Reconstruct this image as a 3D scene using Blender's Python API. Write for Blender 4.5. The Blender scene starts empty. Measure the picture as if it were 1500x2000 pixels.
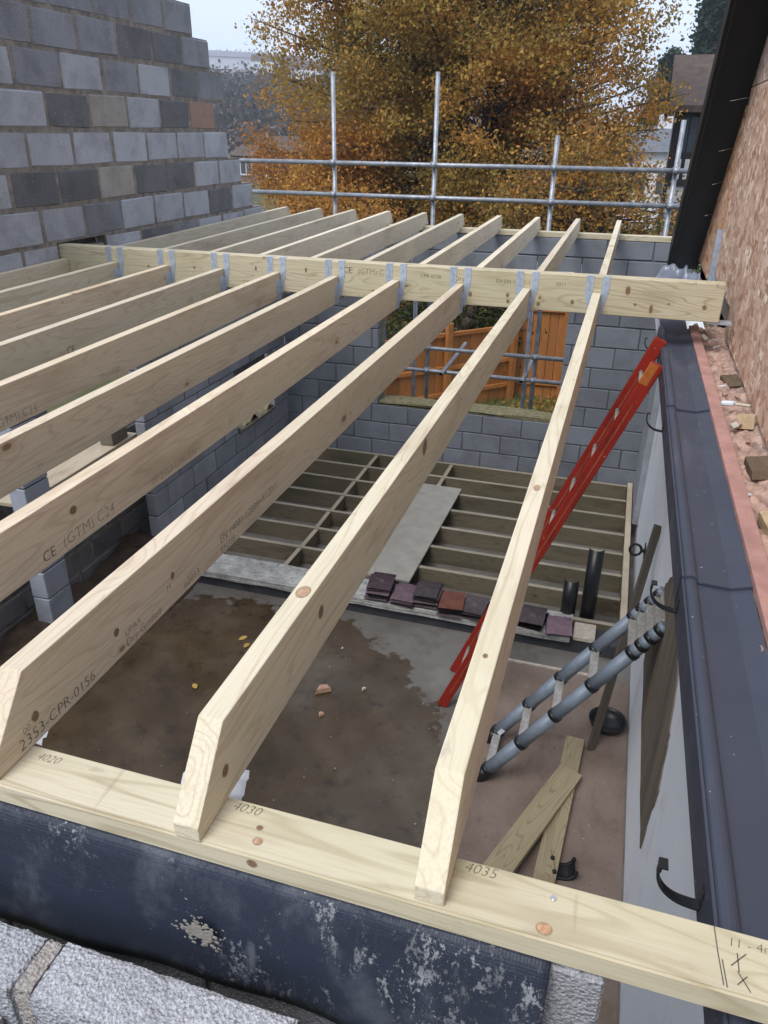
import bpy, bmesh, math, random
import numpy as np
from mathutils import Vector, Matrix, noise as mnoise

random.seed(7)
rng = np.random.default_rng(7)
sc = bpy.context.scene
COL = sc.collection
R = math.radians

# ------------------------------------------------------------------ camera, sky, sun, exposure
# the camera stands at the origin; the concrete floor of the room lies 3.7 m below it
cam_d = bpy.data.cameras.new('camera')
cam = bpy.data.objects.new('camera', cam_d)
COL.objects.link(cam)
cam_d.sensor_fit = 'VERTICAL'
cam_d.sensor_height = 36.0
cam_d.lens = 36.0 * 1485.7 / 2000.0
cam_d.clip_start = 0.05
cam_d.clip_end = 3000
cam.matrix_world = Matrix(((0.95502, -0.14194, 0.26035, 0),
                           (0.29634, 0.42581, -0.85491, 0),
                           (0.01049, 0.89361, 0.44872, 0),
                           (0, 0, 0, 1)))
sc.camera = cam

world = bpy.data.worlds.new('World')
sc.world = world
world.use_nodes = True
wn = world.node_tree
wn.nodes.clear()
SUN_EL, SUN_ROT = R(56), R(205)
sky = wn.nodes.new('ShaderNodeTexSky')
sky.sky_type = 'NISHITA'
sky.sun_disc = False
sky.sun_elevation = SUN_EL
sky.sun_rotation = SUN_ROT
sky.air_density = 1.0
sky.dust_density = 3.0
tcw = wn.nodes.new('ShaderNodeTexCoord')
nzw = wn.nodes.new('ShaderNodeTexNoise')
nzw.inputs['Scale'].default_value = 1.6
nzw.inputs['Detail'].default_value = 5
wn.links.new(tcw.outputs['Generated'], nzw.inputs['Vector'])
crw = wn.nodes.new('ShaderNodeValToRGB')           # soft uneven cloud deck
crw.color_ramp.elements[0].position = 0.3
crw.color_ramp.elements[0].color = (5.2, 6.0, 7.5, 1)
crw.color_ramp.elements[1].position = 0.75
crw.color_ramp.elements[1].color = (6.6, 7.3, 8.6, 1)
wn.links.new(nzw.outputs['Fac'], crw.inputs['Fac'])
mxw = wn.nodes.new('ShaderNodeMix')
mxw.data_type = 'RGBA'
mxw.inputs['Factor'].default_value = 0.85
wn.links.new(sky.outputs['Color'], mxw.inputs[6])
wn.links.new(crw.outputs['Color'], mxw.inputs[7])
bgw = wn.nodes.new('ShaderNodeBackground')
bgw.inputs['Strength'].default_value = 0.09
wn.links.new(mxw.outputs[2], bgw.inputs['Color'])
ow = wn.nodes.new('ShaderNodeOutputWorld')
wn.links.new(bgw.outputs['Background'], ow.inputs['Surface'])

sun_d = bpy.data.lights.new('sun', 'SUN')
sun_d.energy = 1.5
sun_d.angle = R(30)
sun_d.color = (1.0, 0.97, 0.93)
sun = bpy.data.objects.new('sun', sun_d)
COL.objects.link(sun)
_az = SUN_ROT
sd = Vector((math.sin(_az) * math.cos(SUN_EL), math.cos(_az) * math.cos(SUN_EL), math.sin(SUN_EL)))
sun.rotation_euler = sd.to_track_quat('Z', 'Y').to_euler()

sc.view_settings.view_transform = 'Standard'
sc.view_settings.look = 'None'
sc.view_settings.exposure = 0.95
sc.view_settings.gamma = 1.0
sc.view_settings.use_curve_mapping = False
sc.cycles.use_denoising = True
sc.cycles.max_bounces = 8

# ------------------------------------------------------------------ node helpers
class NT:
    def __init__(s, name):
        s.m = bpy.data.materials.new(name)
        s.m.use_nodes = True
        s.t = s.m.node_tree
        s.b = s.t.nodes['Principled BSDF']
        s.b.inputs['Specular IOR Level'].default_value = 0.3
    def put(s, sock, v):
        if v is None:
            return
        if hasattr(v, 'links') or isinstance(v, bpy.types.NodeSocket):
            s.t.links.new(v, sock)
        else:
            if sock.type == 'RGBA' and len(v) == 3:
                v = (*v, 1)
            sock.default_value = v
    def tex(s, kind='Object'):
        return s.n('ShaderNodeTexCoord').outputs[kind]
    def n(s, t):
        return s.t.nodes.new(t)
    def info(s, k):
        return s.n('ShaderNodeObjectInfo').outputs[k]
    def vm(s, op, a, b):
        q = s.n('ShaderNodeVectorMath'); q.operation = op
        s.put(q.inputs[0], a); s.put(q.inputs[1], b)
        return q.outputs[0]
    def ma(s, op, a, b=0.0, clamp=False):
        q = s.n('ShaderNodeMath'); q.operation = op; q.use_clamp = clamp
        s.put(q.inputs[0], a); s.put(q.inputs[1], b)
        return q.outputs[0]
    def noise(s, v, scale=5, detail=4, rough=0.55, dist=0.0, col=False):
        q = s.n('ShaderNodeTexNoise')
        s.put(q.inputs['Vector'], v)
        q.inputs['Scale'].default_value = scale
        q.inputs['Detail'].default_value = detail
        q.inputs['Roughness'].default_value = rough
        q.inputs['Distortion'].default_value = dist
        return q.outputs['Color' if col else 'Fac']
    def vor(s, v, scale=5, out='Distance', feature='F1', rnd=1.0):
        q = s.n('ShaderNodeTexVoronoi'); q.feature = feature
        s.put(q.inputs['Vector'], v)
        q.inputs['Scale'].default_value = scale
        q.inputs['Randomness'].default_value = rnd
        return q.outputs[out]
    def mix(s, f, a, b, mode='MIX'):
        q = s.n('ShaderNodeMix'); q.data_type = 'RGBA'; q.blend_type = mode
        s.put(q.inputs[0], f); s.put(q.inputs[6], a); s.put(q.inputs[7], b)
        return q.outputs[2]
    def ramp(s, f, *stops):
        q = s.n('ShaderNodeValToRGB')
        e = q.color_ramp.elements
        while len(e) < len(stops):
            e.new(0.5)
        for i, (p, c) in enumerate(stops):
            e[i].position = p
            e[i].color = (c, c, c, 1) if not hasattr(c, '__len__') else (*c, 1)
        s.put(q.inputs['Fac'], f)
        return q.outputs['Color']
    def step(s, f, lo, hi):
        q = s.n('ShaderNodeMapRange'); q.interpolation_type = 'SMOOTHSTEP'
        s.put(q.inputs['Value'], f)
        q.inputs['From Min'].default_value = lo
        q.inputs['From Max'].default_value = hi
        return q.outputs['Result']
    def sep(s, v):
        q = s.n('ShaderNodeSeparateXYZ'); s.put(q.inputs[0], v)
        return q.outputs
    def bump(s, h, strength=0.3, dist=0.01):
        q = s.n('ShaderNodeBump')
        q.inputs['Strength'].default_value = strength
        q.inputs['Distance'].default_value = dist
        s.put(q.inputs['Height'], h)
        s.t.links.new(q.outputs[0], s.b.inputs['Normal'])
    def out(s, col=None, rough=None, metal=None, spec=None):
        s.put(s.b.inputs['Base Color'], col)
        s.put(s.b.inputs['Roughness'], rough)
        s.put(s.b.inputs['Metallic'], metal)
        s.put(s.b.inputs['Specular IOR Level'], spec)
        return s.m
    def local(s):
        """object coordinates shifted by a random amount for each object"""
        r = s.info('Random')
        c = s.n('ShaderNodeCombineXYZ')
        s.put(c.inputs[0], s.ma('MULTIPLY', r, 37.0))
        s.put(c.inputs[1], s.ma('MULTIPLY', r, 91.0))
        s.put(c.inputs[2], s.ma('MULTIPLY', r, 53.0))
        return s.vm('ADD', s.tex(), c.outputs[0])

def m_wood(name, base, dark, knot=(0.22, 0.10, 0.05), lit_top=None, ring=0.45, knots=0.5, green=(0.0, 0.0, 0.0), gf=0.0, stain=0.25, rough=0.62):
    """sawn softwood; the grain runs along the object's own Y axis"""
    s = NT(name)
    v = s.local()
    kv = s.vm('MULTIPLY', v, (2.2, 4.6, 9.0))
    kd = s.vor(kv, 1.0)
    kc = s.sep(s.vor(kv, 1.0, 'Color'))
    pick = s.step(kc[0], 1 - knots - 0.02, 1 - knots)
    size = s.ma('ADD', s.ma('MULTIPLY', s.ma('MULTIPLY', kc[1], kc[1]), 0.09), 0.03)
    rel = s.ma('DIVIDE', kd, size)
    warp = s.ma('MULTIPLY', s.ma('MULTIPLY', s.ma('SUBTRACT', 1.0, s.step(rel, 0.4, 5.5)), pick), 0.10)
    n1 = s.ma('ADD', s.noise(s.vm('MULTIPLY', v, (7.0, 0.6, 7.0)), 1.0, 2, 0.4), warp)
    fr = s.ma('PINGPONG', s.ma('MULTIPLY', n1, 22.0), 0.5)
    rings = s.step(fr, 0.30, 0.5)
    fib = s.noise(s.vm('MULTIPLY', v, (170, 5, 170)), 1.0, 3, 0.6)
    blot = s.noise(s.vm('MULTIPLY', v, (6, 1.6, 6)), 1.0, 3, 0.6)
    c = s.mix(s.ma('MULTIPLY', rings, ring), base, dark)
    c = s.mix(s.ma('MULTIPLY', s.step(fib, 0.42, 0.70), 0.32), c, dark)
    c = s.mix(s.ma('MULTIPLY', s.step(blot, 0.5, 0.72), stain), c, (dark[0] * 0.75, dark[1] * 0.72, dark[2] * 0.66))
    if gf:
        c = s.mix(s.ma('MULTIPLY', s.step(s.noise(s.vm('MULTIPLY', v, (3, 0.7, 3)), 1.0, 3), 0.42, 0.65), gf), c, green)
    halo = s.ma('MULTIPLY', s.ma('MULTIPLY', s.ma('SUBTRACT', 1.0, s.step(rel, 1.0, 2.6)), pick), 0.45)
    c = s.mix(halo, c, dark)
    kn = s.ma('MULTIPLY', s.ma('SUBTRACT', 1.0, s.step(rel, 0.7, 1.15)), pick)
    c = s.mix(s.ma('MULTIPLY', kn, 0.8), c, knot)
    c = s.mix(s.ma('MULTIPLY', s.step(s.noise(s.vm('MULTIPLY', v, (26, 9, 26)), 1.0, 5, 0.7), 0.60, 0.75), 0.35), c, (0.22, 0.18, 0.13))
    c = s.mix(s.ma('MULTIPLY', s.step(s.noise(s.vm('MULTIPLY', v, (3, 40, 12)), 1.0, 3, 0.6), 0.68, 0.78), 0.3), c, (0.26, 0.19, 0.12))
    if lit_top:                                            # upward faces painted paler, standing in for light from above
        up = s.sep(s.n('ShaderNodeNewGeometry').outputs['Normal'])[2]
        c = s.mix(s.ma('MULTIPLY', s.step(up, 0.7, 0.9), s.ramp(s.noise(v, 4, 4), (0.3, 0.55), (0.6, 0.95))), c, lit_top)
    tint = s.ma('ADD', s.ma('MULTIPLY', s.info('Random'), 0.16), 0.9)
    c = s.mix(1.0, c, s.vm('MULTIPLY', (1, 1, 1), tint), 'MULTIPLY')
    c = s.mix(1.0, c, s.info('Color'), 'MULTIPLY')
    s.bump(s.ma('ADD', fib, s.ma('MULTIPLY', rings, -0.4)), 0.25, 0.0015)
    return s.out(c, rough)

def m_block(name, speck=1.0, dirt=0.35, brown=(0.16, 0.13, 0.10)):
    """dense aggregate concrete; the tone of each block is its object colour"""
    s = NT(name)
    v = s.local()
    c0 = s.info('Color')
    big = s.noise(v, 5.5, 3, 0.55)
    fine = s.noise(v, 130, 3, 0.7)
    cel = s.vor(v, 150, 'Distance')
    c = s.mix(s.ma('MULTIPLY', s.step(big, 0.46, 0.66), dirt), c0, s.mix(1.0, c0, (0.52, 0.51, 0.52), 'MULTIPLY'))
    c = s.mix(s.ma('MULTIPLY', s.step(s.noise(v, 9, 4), 0.56, 0.7), dirt * 0.5), c, brown)
    c = s.mix(s.ma('MULTIPLY', s.step(fine, 0.52, 0.7), 0.45 * speck), c, s.mix(1.0, c, (0.45, 0.45, 0.47), 'MULTIPLY'))
    c = s.mix(s.ma('MULTIPLY', s.step(s.noise(v, 90, 2), 0.6, 0.72), 0.3 * speck), c, (0.62, 0.62, 0.64))
    if speck > 1:
        c = s.mix(s.ma('MULTIPLY', s.step(s.vor(v, 200, 'Distance'), 0.40, 0.66), 0.5), c, (0.19, 0.19, 0.20))
    pos = s.n('ShaderNodeNewGeometry').outputs['Position']
    c = s.mix(s.ma('MULTIPLY', s.step(s.noise(pos, 1.7, 5, 0.6), 0.45, 0.68), 0.38), c, s.mix(1.0, c, (0.60, 0.57, 0.54), 'MULTIPLY'))
    c = s.mix(s.ma('MULTIPLY', s.step(s.noise(s.vm('MULTIPLY', pos, (5, 5, 1.4)), 1.0, 5, 0.65), 0.56, 0.72), 0.4 * dirt / .35), c, s.mix(1.0, c, (1.28, 1.25, 1.22), 'MULTIPLY'))
    s.bump(s.ma('ADD', fine, s.ma('MULTIPLY', cel, 0.8)), 0.75, 0.005 * speck)
    return s.out(c, 0.9, spec=0.15)

def m_plain(name, col, rough=0.6, metal=0.0, var=0.15, scale=8.0, spec=0.3, bump=0.0, bscale=60, var2=None, coord='Object'):
    s = NT(name)
    v = s.tex(coord)
    k = s.noise(v, scale, 5, 0.6)
    lo = tuple(x * (1 - var) for x in col); hi = tuple(min(1, x * (1 + var)) for x in col)
    c = s.ramp(k, (0.3, lo), (0.7, hi))
    if var2:
        c = s.mix(s.step(s.noise(v, scale * 4.3, 4, 0.65), 0.55, 0.72), c, var2)
    if bump:
        s.bump(s.noise(v, bscale, 4, 0.6), bump, 0.004)
    return s.out(c, rough, metal, spec)

# ------------------------------------------------------------------ materials
WOOD = m_wood('new_treated_softwood', (0.70, 0.64, 0.525), (0.46, 0.365, 0.25), green=(0.64, 0.61, 0.46), gf=0.45, ring=0.42, stain=0.42, knots=0.75)
WOOD_P = m_wood('plate_softwood', (0.58, 0.52, 0.39), (0.33, 0.265, 0.16), green=(0.50, 0.475, 0.32), gf=0.5, ring=0.62, knots=0.4, stain=0.4)
WOOD_F = m_wood('damp_floor_softwood', lit_top=(0.34, 0.30, 0.235), base=(0.175, 0.145, 0.10), dark=(0.075, 0.06, 0.04), knot=(0.05, 0.035, 0.02), green=(0.085, 0.083, 0.05), gf=0.5, stain=0.6)  # top light on the floor joists is put into their colour
WOOD_O = m_wood('weathered_board', (0.16, 0.135, 0.105), (0.075, 0.062, 0.045), knot=(0.05, 0.03, 0.02))
FENCE = m_wood('orange_stained_fence', (0.36, 0.145, 0.04), (0.19, 0.07, 0.02), knot=(0.1, 0.04, 0.02), stain=0.4)
BLOCK = m_block('aggregate_block')
BLOCK_IN = m_block('inner_leaf_block', 0.35, 0.25, (0.2, 0.19, 0.16))
BLOCK_NEAR = m_block('coarse_block', 1.6, 0.2, (0.33, 0.27, 0.22))
MORTAR = m_plain('mortar', (0.21, 0.185, 0.16), 0.95, var=0.4, scale=14, bump=1.0, bscale=50, var2=(0.12, 0.11, 0.10))
MORTAR_IN = m_plain('inner_mortar', (0.10, 0.105, 0.115), 0.95, var=0.3, scale=14, bump=0.5)
MOSS = m_plain('mossy_mortar', (0.19, 0.17, 0.10), 0.95, var=0.4, scale=20, bump=0.9, var2=(0.10, 0.11, 0.04))
GALV = m_plain('galvanised_steel', (0.52, 0.60, 0.72), 0.4, 0.6, var=0.2, scale=30, spec=0.5)
TUBE = m_plain('scaffold_tube', (0.30, 0.32, 0.35), 0.5, 0.55, var=0.3, scale=12, var2=(0.16, 0.13, 0.11))
BLACKP = m_plain('black_plastic', (0.012, 0.013, 0.015), 0.35, var=0.2, spec=0.4)
BLACKS = m_plain('black_soffit', (0.006, 0.006, 0.007), 0.5, var=0.2)
ALU = m_plain('grey_aluminium_tube', (0.20, 0.24, 0.29), 0.5, 0.15, var=0.12, scale=20)
ALUR = m_plain('aluminium_rung', (0.46, 0.44, 0.40), 0.4, 0.6, var=0.25, scale=40)
INK = m_plain('stamp_ink', (0.11, 0.092, 0.075), 0.8, var=0.2)
INKF = m_plain('faded_ink', (0.27, 0.225, 0.165), 0.8, var=0.2)
PENCIL = m_plain('pencil', (0.10, 0.09, 0.075), 0.7, var=0.2)
PINK = m_plain('pink_batten', (0.37, 0.205, 0.175), 0.8, var=0.2, scale=10, var2=(0.30, 0.19, 0.165), bump=0.3)
RUBBLE = m_plain('brick_dust_rubble', (0.36, 0.24, 0.19), 0.95, var=0.45, scale=18, var2=(0.48, 0.40, 0.34), bump=1.0, bscale=40)
CONC = m_plain('worn_concrete', (0.34, 0.335, 0.32), 0.85, var=0.35, scale=10, var2=(0.10, 0.10, 0.10), bump=0.6, bscale=40)
SOIL = m_plain('dark_soil', (0.055, 0.038, 0.026), 0.95, var=0.5, scale=9, var2=(0.10, 0.06, 0.035), bump=1.0, bscale=25)
SCREW = m_plain('bright_screw', (0.75, 0.74, 0.7), 0.25, 1.0, var=0.05)
POLY = m_plain('pale_scrap', (0.62, 0.66, 0.74), 0.5, var=0.08)
TILE_P = m_plain('purple_clay_tile', (0.20, 0.135, 0.165), 0.7, var=0.25, scale=14, var2=(0.22, 0.15, 0.17), bump=0.3)
TILE_R = m_plain('red_clay_tile', (0.27, 0.11, 0.08), 0.75, var=0.25, scale=10, var2=(0.12, 0.07, 0.06), bump=0.3)
TILE_D = m_plain('dark_clay_tile', (0.11, 0.09, 0.098), 0.75, var=0.3, scale=12, var2=(0.13, 0.10, 0.10), bump=0.3)
BARK = m_plain('bark', (0.07, 0.052, 0.04), 0.95, var=0.4, scale=20, bump=0.8)
ORANGEW = m_plain('worn_orange_paint', (0.42, 0.13, 0.03), 0.5, var=0.3, scale=30, var2=(0.2, 0.06, 0.02))
BRICKR = m_plain('brick_lump', (0.40, 0.25, 0.17), 0.9, var=0.3, scale=30, bump=0.6)
STONE = m_plain('pale_stone', (0.45, 0.40, 0.34), 0.9, var=0.2, scale=30, bump=0.5)
CHIP = m_plain('chipboard', (0.30, 0.285, 0.25), 0.8, var=0.14, scale=6, var2=(0.24, 0.23, 0.21), bump=0.2, bscale=150)

def m_red():
    s = NT('scuffed_red_paint')
    v = s.tex()
    c = s.mix(s.step(s.noise(s.vm('MULTIPLY', v, (50, 50, 5)), 1, 5, .7), 0.48, 0.68), (0.29, 0.022, 0.012), (0.11, 0.022, 0.018))
    c = s.mix(s.step(s.noise(v, 35, 4, 0.7), 0.66, 0.74), c, (0.5, 0.38, 0.3))
    return s.out(c, 0.42)
RED = m_red()

def m_dpc():
    s = NT('embossed_damp_proof_membrane')
    v = s.tex()
    c = s.mix(s.noise(v, 3, 3), (0.014, 0.019, 0.034), (0.032, 0.041, 0.066))
    streak = s.noise(s.vm('MULTIPLY', v, (30, 6, 6)), 1, 4, 0.7)
    area = s.step(s.ma('ADD', s.noise(v, 5.5, 3, 0.6), s.ma('MULTIPLY', s.sep(v)[0], 0.10)), 0.43, 0.60)
    spat = s.step(s.ma('ADD', s.ma('MULTIPLY', s.noise(s.vm('MULTIPLY', v, (130, 130, 75)), 1, 5, 0.72), 0.62), s.ma('MULTIPLY', s.noise(s.vm('MULTIPLY', v, (26, 30, 14)), 1, 4, 0.65), 0.42)), 0.555, 0.60)
    c = s.mix(s.ma('MULTIPLY', s.ma('MULTIPLY', area, spat), 0.6), c, (0.42, 0.43, 0.45))
    film = s.step(s.noise(s.vm('MULTIPLY', v, (9, 14, 6)), 1, 5, 0.65), 0.5, 0.75)
    c = s.mix(s.ma('MULTIPLY', film, 0.28), c, (0.20, 0.22, 0.26))
    c = s.mix(s.ma('MULTIPLY', s.ma('MULTIPLY', area, s.step(streak, 0.55, 0.7)), 0.22), c, (0.34, 0.37, 0.42))
    dots = s.step(s.noise(v, 150, 3, 0.6), 0.68, 0.76)
    c = s.mix(s.ma('MULTIPLY', dots, 0.4), c, (0.42, 0.44, 0.47))
    emb = s.vor(s.vm('MULTIPLY', v, (1, 1, 1)), 190, 'Distance', rnd=0.15)
    s.bump(s.ma('ADD', emb, s.ma('MULTIPLY', spat, 0.6)), 0.5, 0.0025)
    return s.out(c, 0.55, spec=0.35)
DPC = m_dpc()

def m_grp():
    s = NT('slate_blue_roof_membrane')
    v = s.tex()
    c = s.mix(s.noise(v, 2.5, 4, 0.6), (0.037, 0.044, 0.066), (0.058, 0.066, 0.094))
    c = s.mix(s.ma('MULTIPLY', s.step(s.noise(s.vm('MULTIPLY', v, (9, 1.5, 9)), 1, 4), 0.55, 0.75), 0.35), c, (0.12, 0.13, 0.155))
    sp = s.step(s.noise(v, 70, 2), 0.735, 0.76)
    c = s.mix(s.ma('MULTIPLY', sp, 0.7), c, (0.45, 0.46, 0.48))
    s.bump(s.noise(v, 7, 3), 0.15, 0.01)
    return s.out(c, s.ramp(s.noise(v, 6, 4), (0.3, 0.42), (0.7, 0.62)), spec=0.35)
GRP = m_grp()

def m_render():
    s = NT('white_masonry_paint')
    v = s.tex()
    c = s.mix(s.noise(v, 3, 4), (0.74, 0.79, 0.86), (0.84, 0.87, 0.91))
    c = s.mix(s.ma('MULTIPLY', s.step(s.noise(s.vm('MULTIPLY', v, (4, 4, 1.5)), 1, 5, 0.65), 0.55, 0.75), 0.4), c, (0.50, 0.45, 0.43))
    c = s.mix(s.step(s.noise(v, 60, 3), 0.72, 0.76), c, (0.25, 0.22, 0.2))
    s.bump(s.noise(v, 90, 3), 0.3, 0.003)
    return s.out(c, 0.8)
RENDER = m_render()

def m_patch():
    s = NT('bare_weathered_render')
    v = s.tex()
    n = s.noise(s.vm('MULTIPLY', v, (8, 9, 0.8)), 1, 5, 0.6)
    c = s.ramp(n, (0.3, (0.10, 0.082, 0.065)), (0.7, (0.24, 0.20, 0.155)))
    s.bump(n, 0.5, 0.006)
    return s.out(c, 0.9)
PATCH = m_patch()

def m_osb():
    s = NT('oriented_strand_board')
    v0 = s.tex()
    v = s.vm('ADD', v0, s.vm('MULTIPLY', s.noise(s.vm('MULTIPLY', v0, (8, 8, 18)), 1, 3, .6, col=True), (0, .10, .035)))
    layers = None
    c = (0.56, 0.36, 0.25)
    for k, (ang, sy, sz) in enumerate(((0.12, 11, 17), (-0.3, 14, 22), (0.35, 10, 14), (-0.06, 18, 30))):
        mp = s.n('ShaderNodeMapping')
        mp.inputs['Rotation'].default_value = (ang, 0, 0)
        mp.inputs['Location'].default_value = (k * 3.1, k * 1.7, k * 2.3)
        s.put(mp.inputs['Vector'], v)
        w = s.vm('MULTIPLY', mp.outputs[0], (40, sy, sz))
        cc = s.sep(s.vor(w, 1.0, 'Color'))
        flake = s.ramp(cc[1], (0.0, (0.34, 0.175, 0.10)), (0.4, (0.56, 0.355, 0.245)), (0.8, (0.69, 0.485, 0.36)), (1.0, (0.86, 0.72, 0.57)))
        c = s.mix(s.step(cc[0], 0.5, 0.56), c, flake)
    c = s.mix(s.ma('MULTIPLY', s.step(s.noise(s.vm('MULTIPLY', v, (2, 2, 1)), 1.2, 3), 0.45, 0.7), 0.3), c, (0.56, 0.36, 0.28))
    c = s.mix(s.ma('MULTIPLY', s.step(s.noise(s.vm('MULTIPLY', v, (20, 14, 50)), 1, 4), 0.58, 0.70), 0.5), c, (0.28, 0.14, 0.085))
    c = s.mix(1.0, c, s.info('Color'), 'MULTIPLY')
    s.bump(s.noise(s.vm('MULTIPLY', v, (90, 90, 16)), 1, 3), 0.35, 0.003)
    return s.out(c, 0.7)
OSB = m_osb()

def m_slab():
    """concrete that is dry and grey at its edges and wet, muddy brown where the 'wet' attribute is positive"""
    s = NT('damp_concrete_floor')
    v = s.tex()
    n = s.noise(v, 1.7, 5, 0.6)
    dry = s.ramp(n, (0.3, (0.105, 0.098, 0.090)), (0.7, (0.20, 0.188, 0.172)))
    dry = s.mix(s.ma('MULTIPLY', s.step(s.noise(v, 5, 5, 0.65), 0.5, 0.72), 0.7), dry, (0.10, 0.08, 0.062))
    dry = s.mix(s.step(s.noise(v, 70, 3), 0.68, 0.74), dry, (0.28, 0.26, 0.24))
    mud = s.ramp(s.noise(v, 1.5, 6, 0.62), (0.32, (0.034, 0.022, 0.011)), (0.5, (0.064, 0.043, 0.023)), (0.68, (0.098, 0.074, 0.046)))
    mud = s.mix(s.ma('MULTIPLY', s.step(s.noise(v, 8, 6, 0.75), 0.50, 0.70), 0.75), mud, (0.022, 0.015, 0.010))
    mud = s.mix(s.ma('MULTIPLY', s.step(s.noise(v, 55, 4, 0.7), 0.62, 0.74), 0.6), mud, (0.12, 0.09, 0.06))
    a = s.n('ShaderNodeAttribute'); a.attribute_name = 'wet'
    edge = s.ma('ADD', a.outputs['Fac'], s.ma('MULTIPLY', s.ma('SUBTRACT', s.noise(v, 7, 5, 0.62), 0.5), 0.55))
    m = s.step(edge, -0.02, 0.015)
    damp = s.step(edge, -0.30, 0.0)
    c = s.mix(s.ma('MULTIPLY', damp, 0.45), dry, (0.085, 0.075, 0.062))
    c = s.mix(m, c, mud)
    rw = s.ramp(s.noise(v, 1.3, 4), (0.40, 0.10), (0.58, 0.5))
    rough = s.mix(m, s.ramp(s.noise(v, 2.3, 4), (0.4, 0.45), (0.6, 0.8)), rw)
    s.bump(s.noise(v, 30, 5, 0.65), 0.22, 0.006)
    return s.out(c, rough, spec=0.45)
SLAB = m_slab()

def m_pinkfloor():
    s = NT('dusty_pink_floor_sheet')
    v = s.tex()
    n = s.noise(v, 2.2, 5, 0.6)
    c = s.ramp(n, (0.3, (0.145, 0.105, 0.086)), (0.7, (0.235, 0.182, 0.152)))
    c = s.mix(s.step(s.noise(v, 4, 5, 0.6), 0.55, 0.72), c, (0.15, 0.105, 0.07))
    c = s.mix(s.ma('MULTIPLY', s.step(s.noise(s.vm('MULTIPLY', v, (9, 3, 9)), 1, 6, 0.7), 0.5, 0.7), 0.5), c, (0.115, 0.08, 0.058))
    c = s.mix(s.step(s.noise(v, 45, 3), 0.66, 0.72), c, (0.085, 0.06, 0.048))
    c = s.mix(s.ma('MULTIPLY', s.step(s.noise(v, 120, 2), 0.66, 0.72), .6), c, (0.36, 0.31, 0.26))
    s.bump(s.noise(v, 60, 4), 0.2, 0.004)
    return s.out(c, 0.7)
PINKFLOOR = m_pinkfloor()

def m_sheet():
    s = NT('grey_polythene')
    v = s.tex()
    c = s.mix(s.noise(v, 9, 3), (0.09, 0.105, 0.145), (0.22, 0.245, 0.31))
    return s.out(c, 0.3, spec=0.5)
SHEET = m_sheet()

def m_leaf(name):
    s = NT(name)
    a = s.n('ShaderNodeAttribute'); a.attribute_name = 'col'
    s.b.inputs['Roughness'].default_value = 0.65
    tr = s.n('ShaderNodeBsdfTranslucent')
    mx = s.n('ShaderNodeMixShader'); mx.inputs[0].default_value = 0.45
    s.t.links.new(a.outputs['Color'], s.b.inputs['Base Color'])
    s.t.links.new(a.outputs['Color'], tr.inputs['Color'])
    s.t.links.new(s.b.outputs[0], mx.inputs[1])
    s.t.links.new(tr.outputs[0], mx.inputs[2])
    s.t.links.new(mx.outputs[0], s.t.nodes['Material Output'].inputs['Surface'])
    return s.m
LEAF = m_leaf('leaf')

def m_ground():
    s = NT('rough_garden_ground')
    v = s.tex()
    n = s.noise(v, 0.7, 5, 0.6)
    c = s.ramp(n, (0.35, (0.06, 0.075, 0.025)), (0.52, (0.09, 0.085, 0.04)), (0.68, (0.14, 0.085, 0.045)))
    c = s.mix(s.step(s.noise(v, 25, 4, 0.7), 0.5, 0.7), c, (0.05, 0.05, 0.02))
    s.bump(s.noise(v, 30, 4), 0.8, 0.03)
    return s.out(c, 0.95)
GROUND = m_ground()
HILLM = m_plain('distant_hillside', (0.17, 0.145, 0.125), 0.95, var=0.4, scale=0.03, var2=(0.09, 0.10, 0.07))

# ------------------------------------------------------------------ mesh helpers
def tag(o, label=None, cat=None, group=None, kind=None):
    if label: o['label'] = label
    if cat: o['category'] = cat
    if group: o['group'] = group
    if kind: o['kind'] = kind
    elif cat: o['kind'] = 'thing'
    return o

def link(name, me, mat=None, parent=None, loc=None, rot=None, color=None):
    o = bpy.data.objects.new(name, me)
    COL.objects.link(o)
    if mat is not None and me is not None and not me.materials:
        me.materials.append(mat)
    if parent: o.parent = parent
    if loc is not None: o.location = loc
    if rot is not None: o.rotation_euler = rot
    if color is not None: o.color = (*color, 1)
    return o

def thing(name, label, cat, loc=(0, 0, 0), rot=(0, 0, 0), group=None):
    o = link(name, None, loc=loc, rot=rot)
    o.empty_display_size = 0.1
    return tag(o, label, cat, group)

def bm_mesh(name, bm, smooth=False):
    me = bpy.data.meshes.new(name)
    bmesh.ops.recalc_face_normals(bm, faces=bm.faces)
    bm.to_mesh(me); bm.free()
    if smooth:
        me.shade_smooth()
    return me

def add_box(bm, x0, x1, y0, y1, z0, z1, mtx=None):
    vs = [bm.verts.new(p) for p in ((x0, y0, z0), (x1, y0, z0), (x1, y1, z0), (x0, y1, z0), (x0, y0, z1), (x1, y0, z1), (x1, y1, z1), (x0, y1, z1))]
    for f in ((0, 3, 2, 1), (4, 5, 6, 7), (0, 1, 5, 4), (1, 2, 6, 5), (2, 3, 7, 6), (3, 0, 4, 7)):
        bm.faces.new([vs[i] for i in f])
    if mtx is not None:
        for v in vs: v.co = mtx @ v.co
    return vs

def bevel(bm, w, seg=1):
    bmesh.ops.bevel(bm, geom=list(bm.edges), offset=w, segments=seg, affect='EDGES', profile=0.6)

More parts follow.
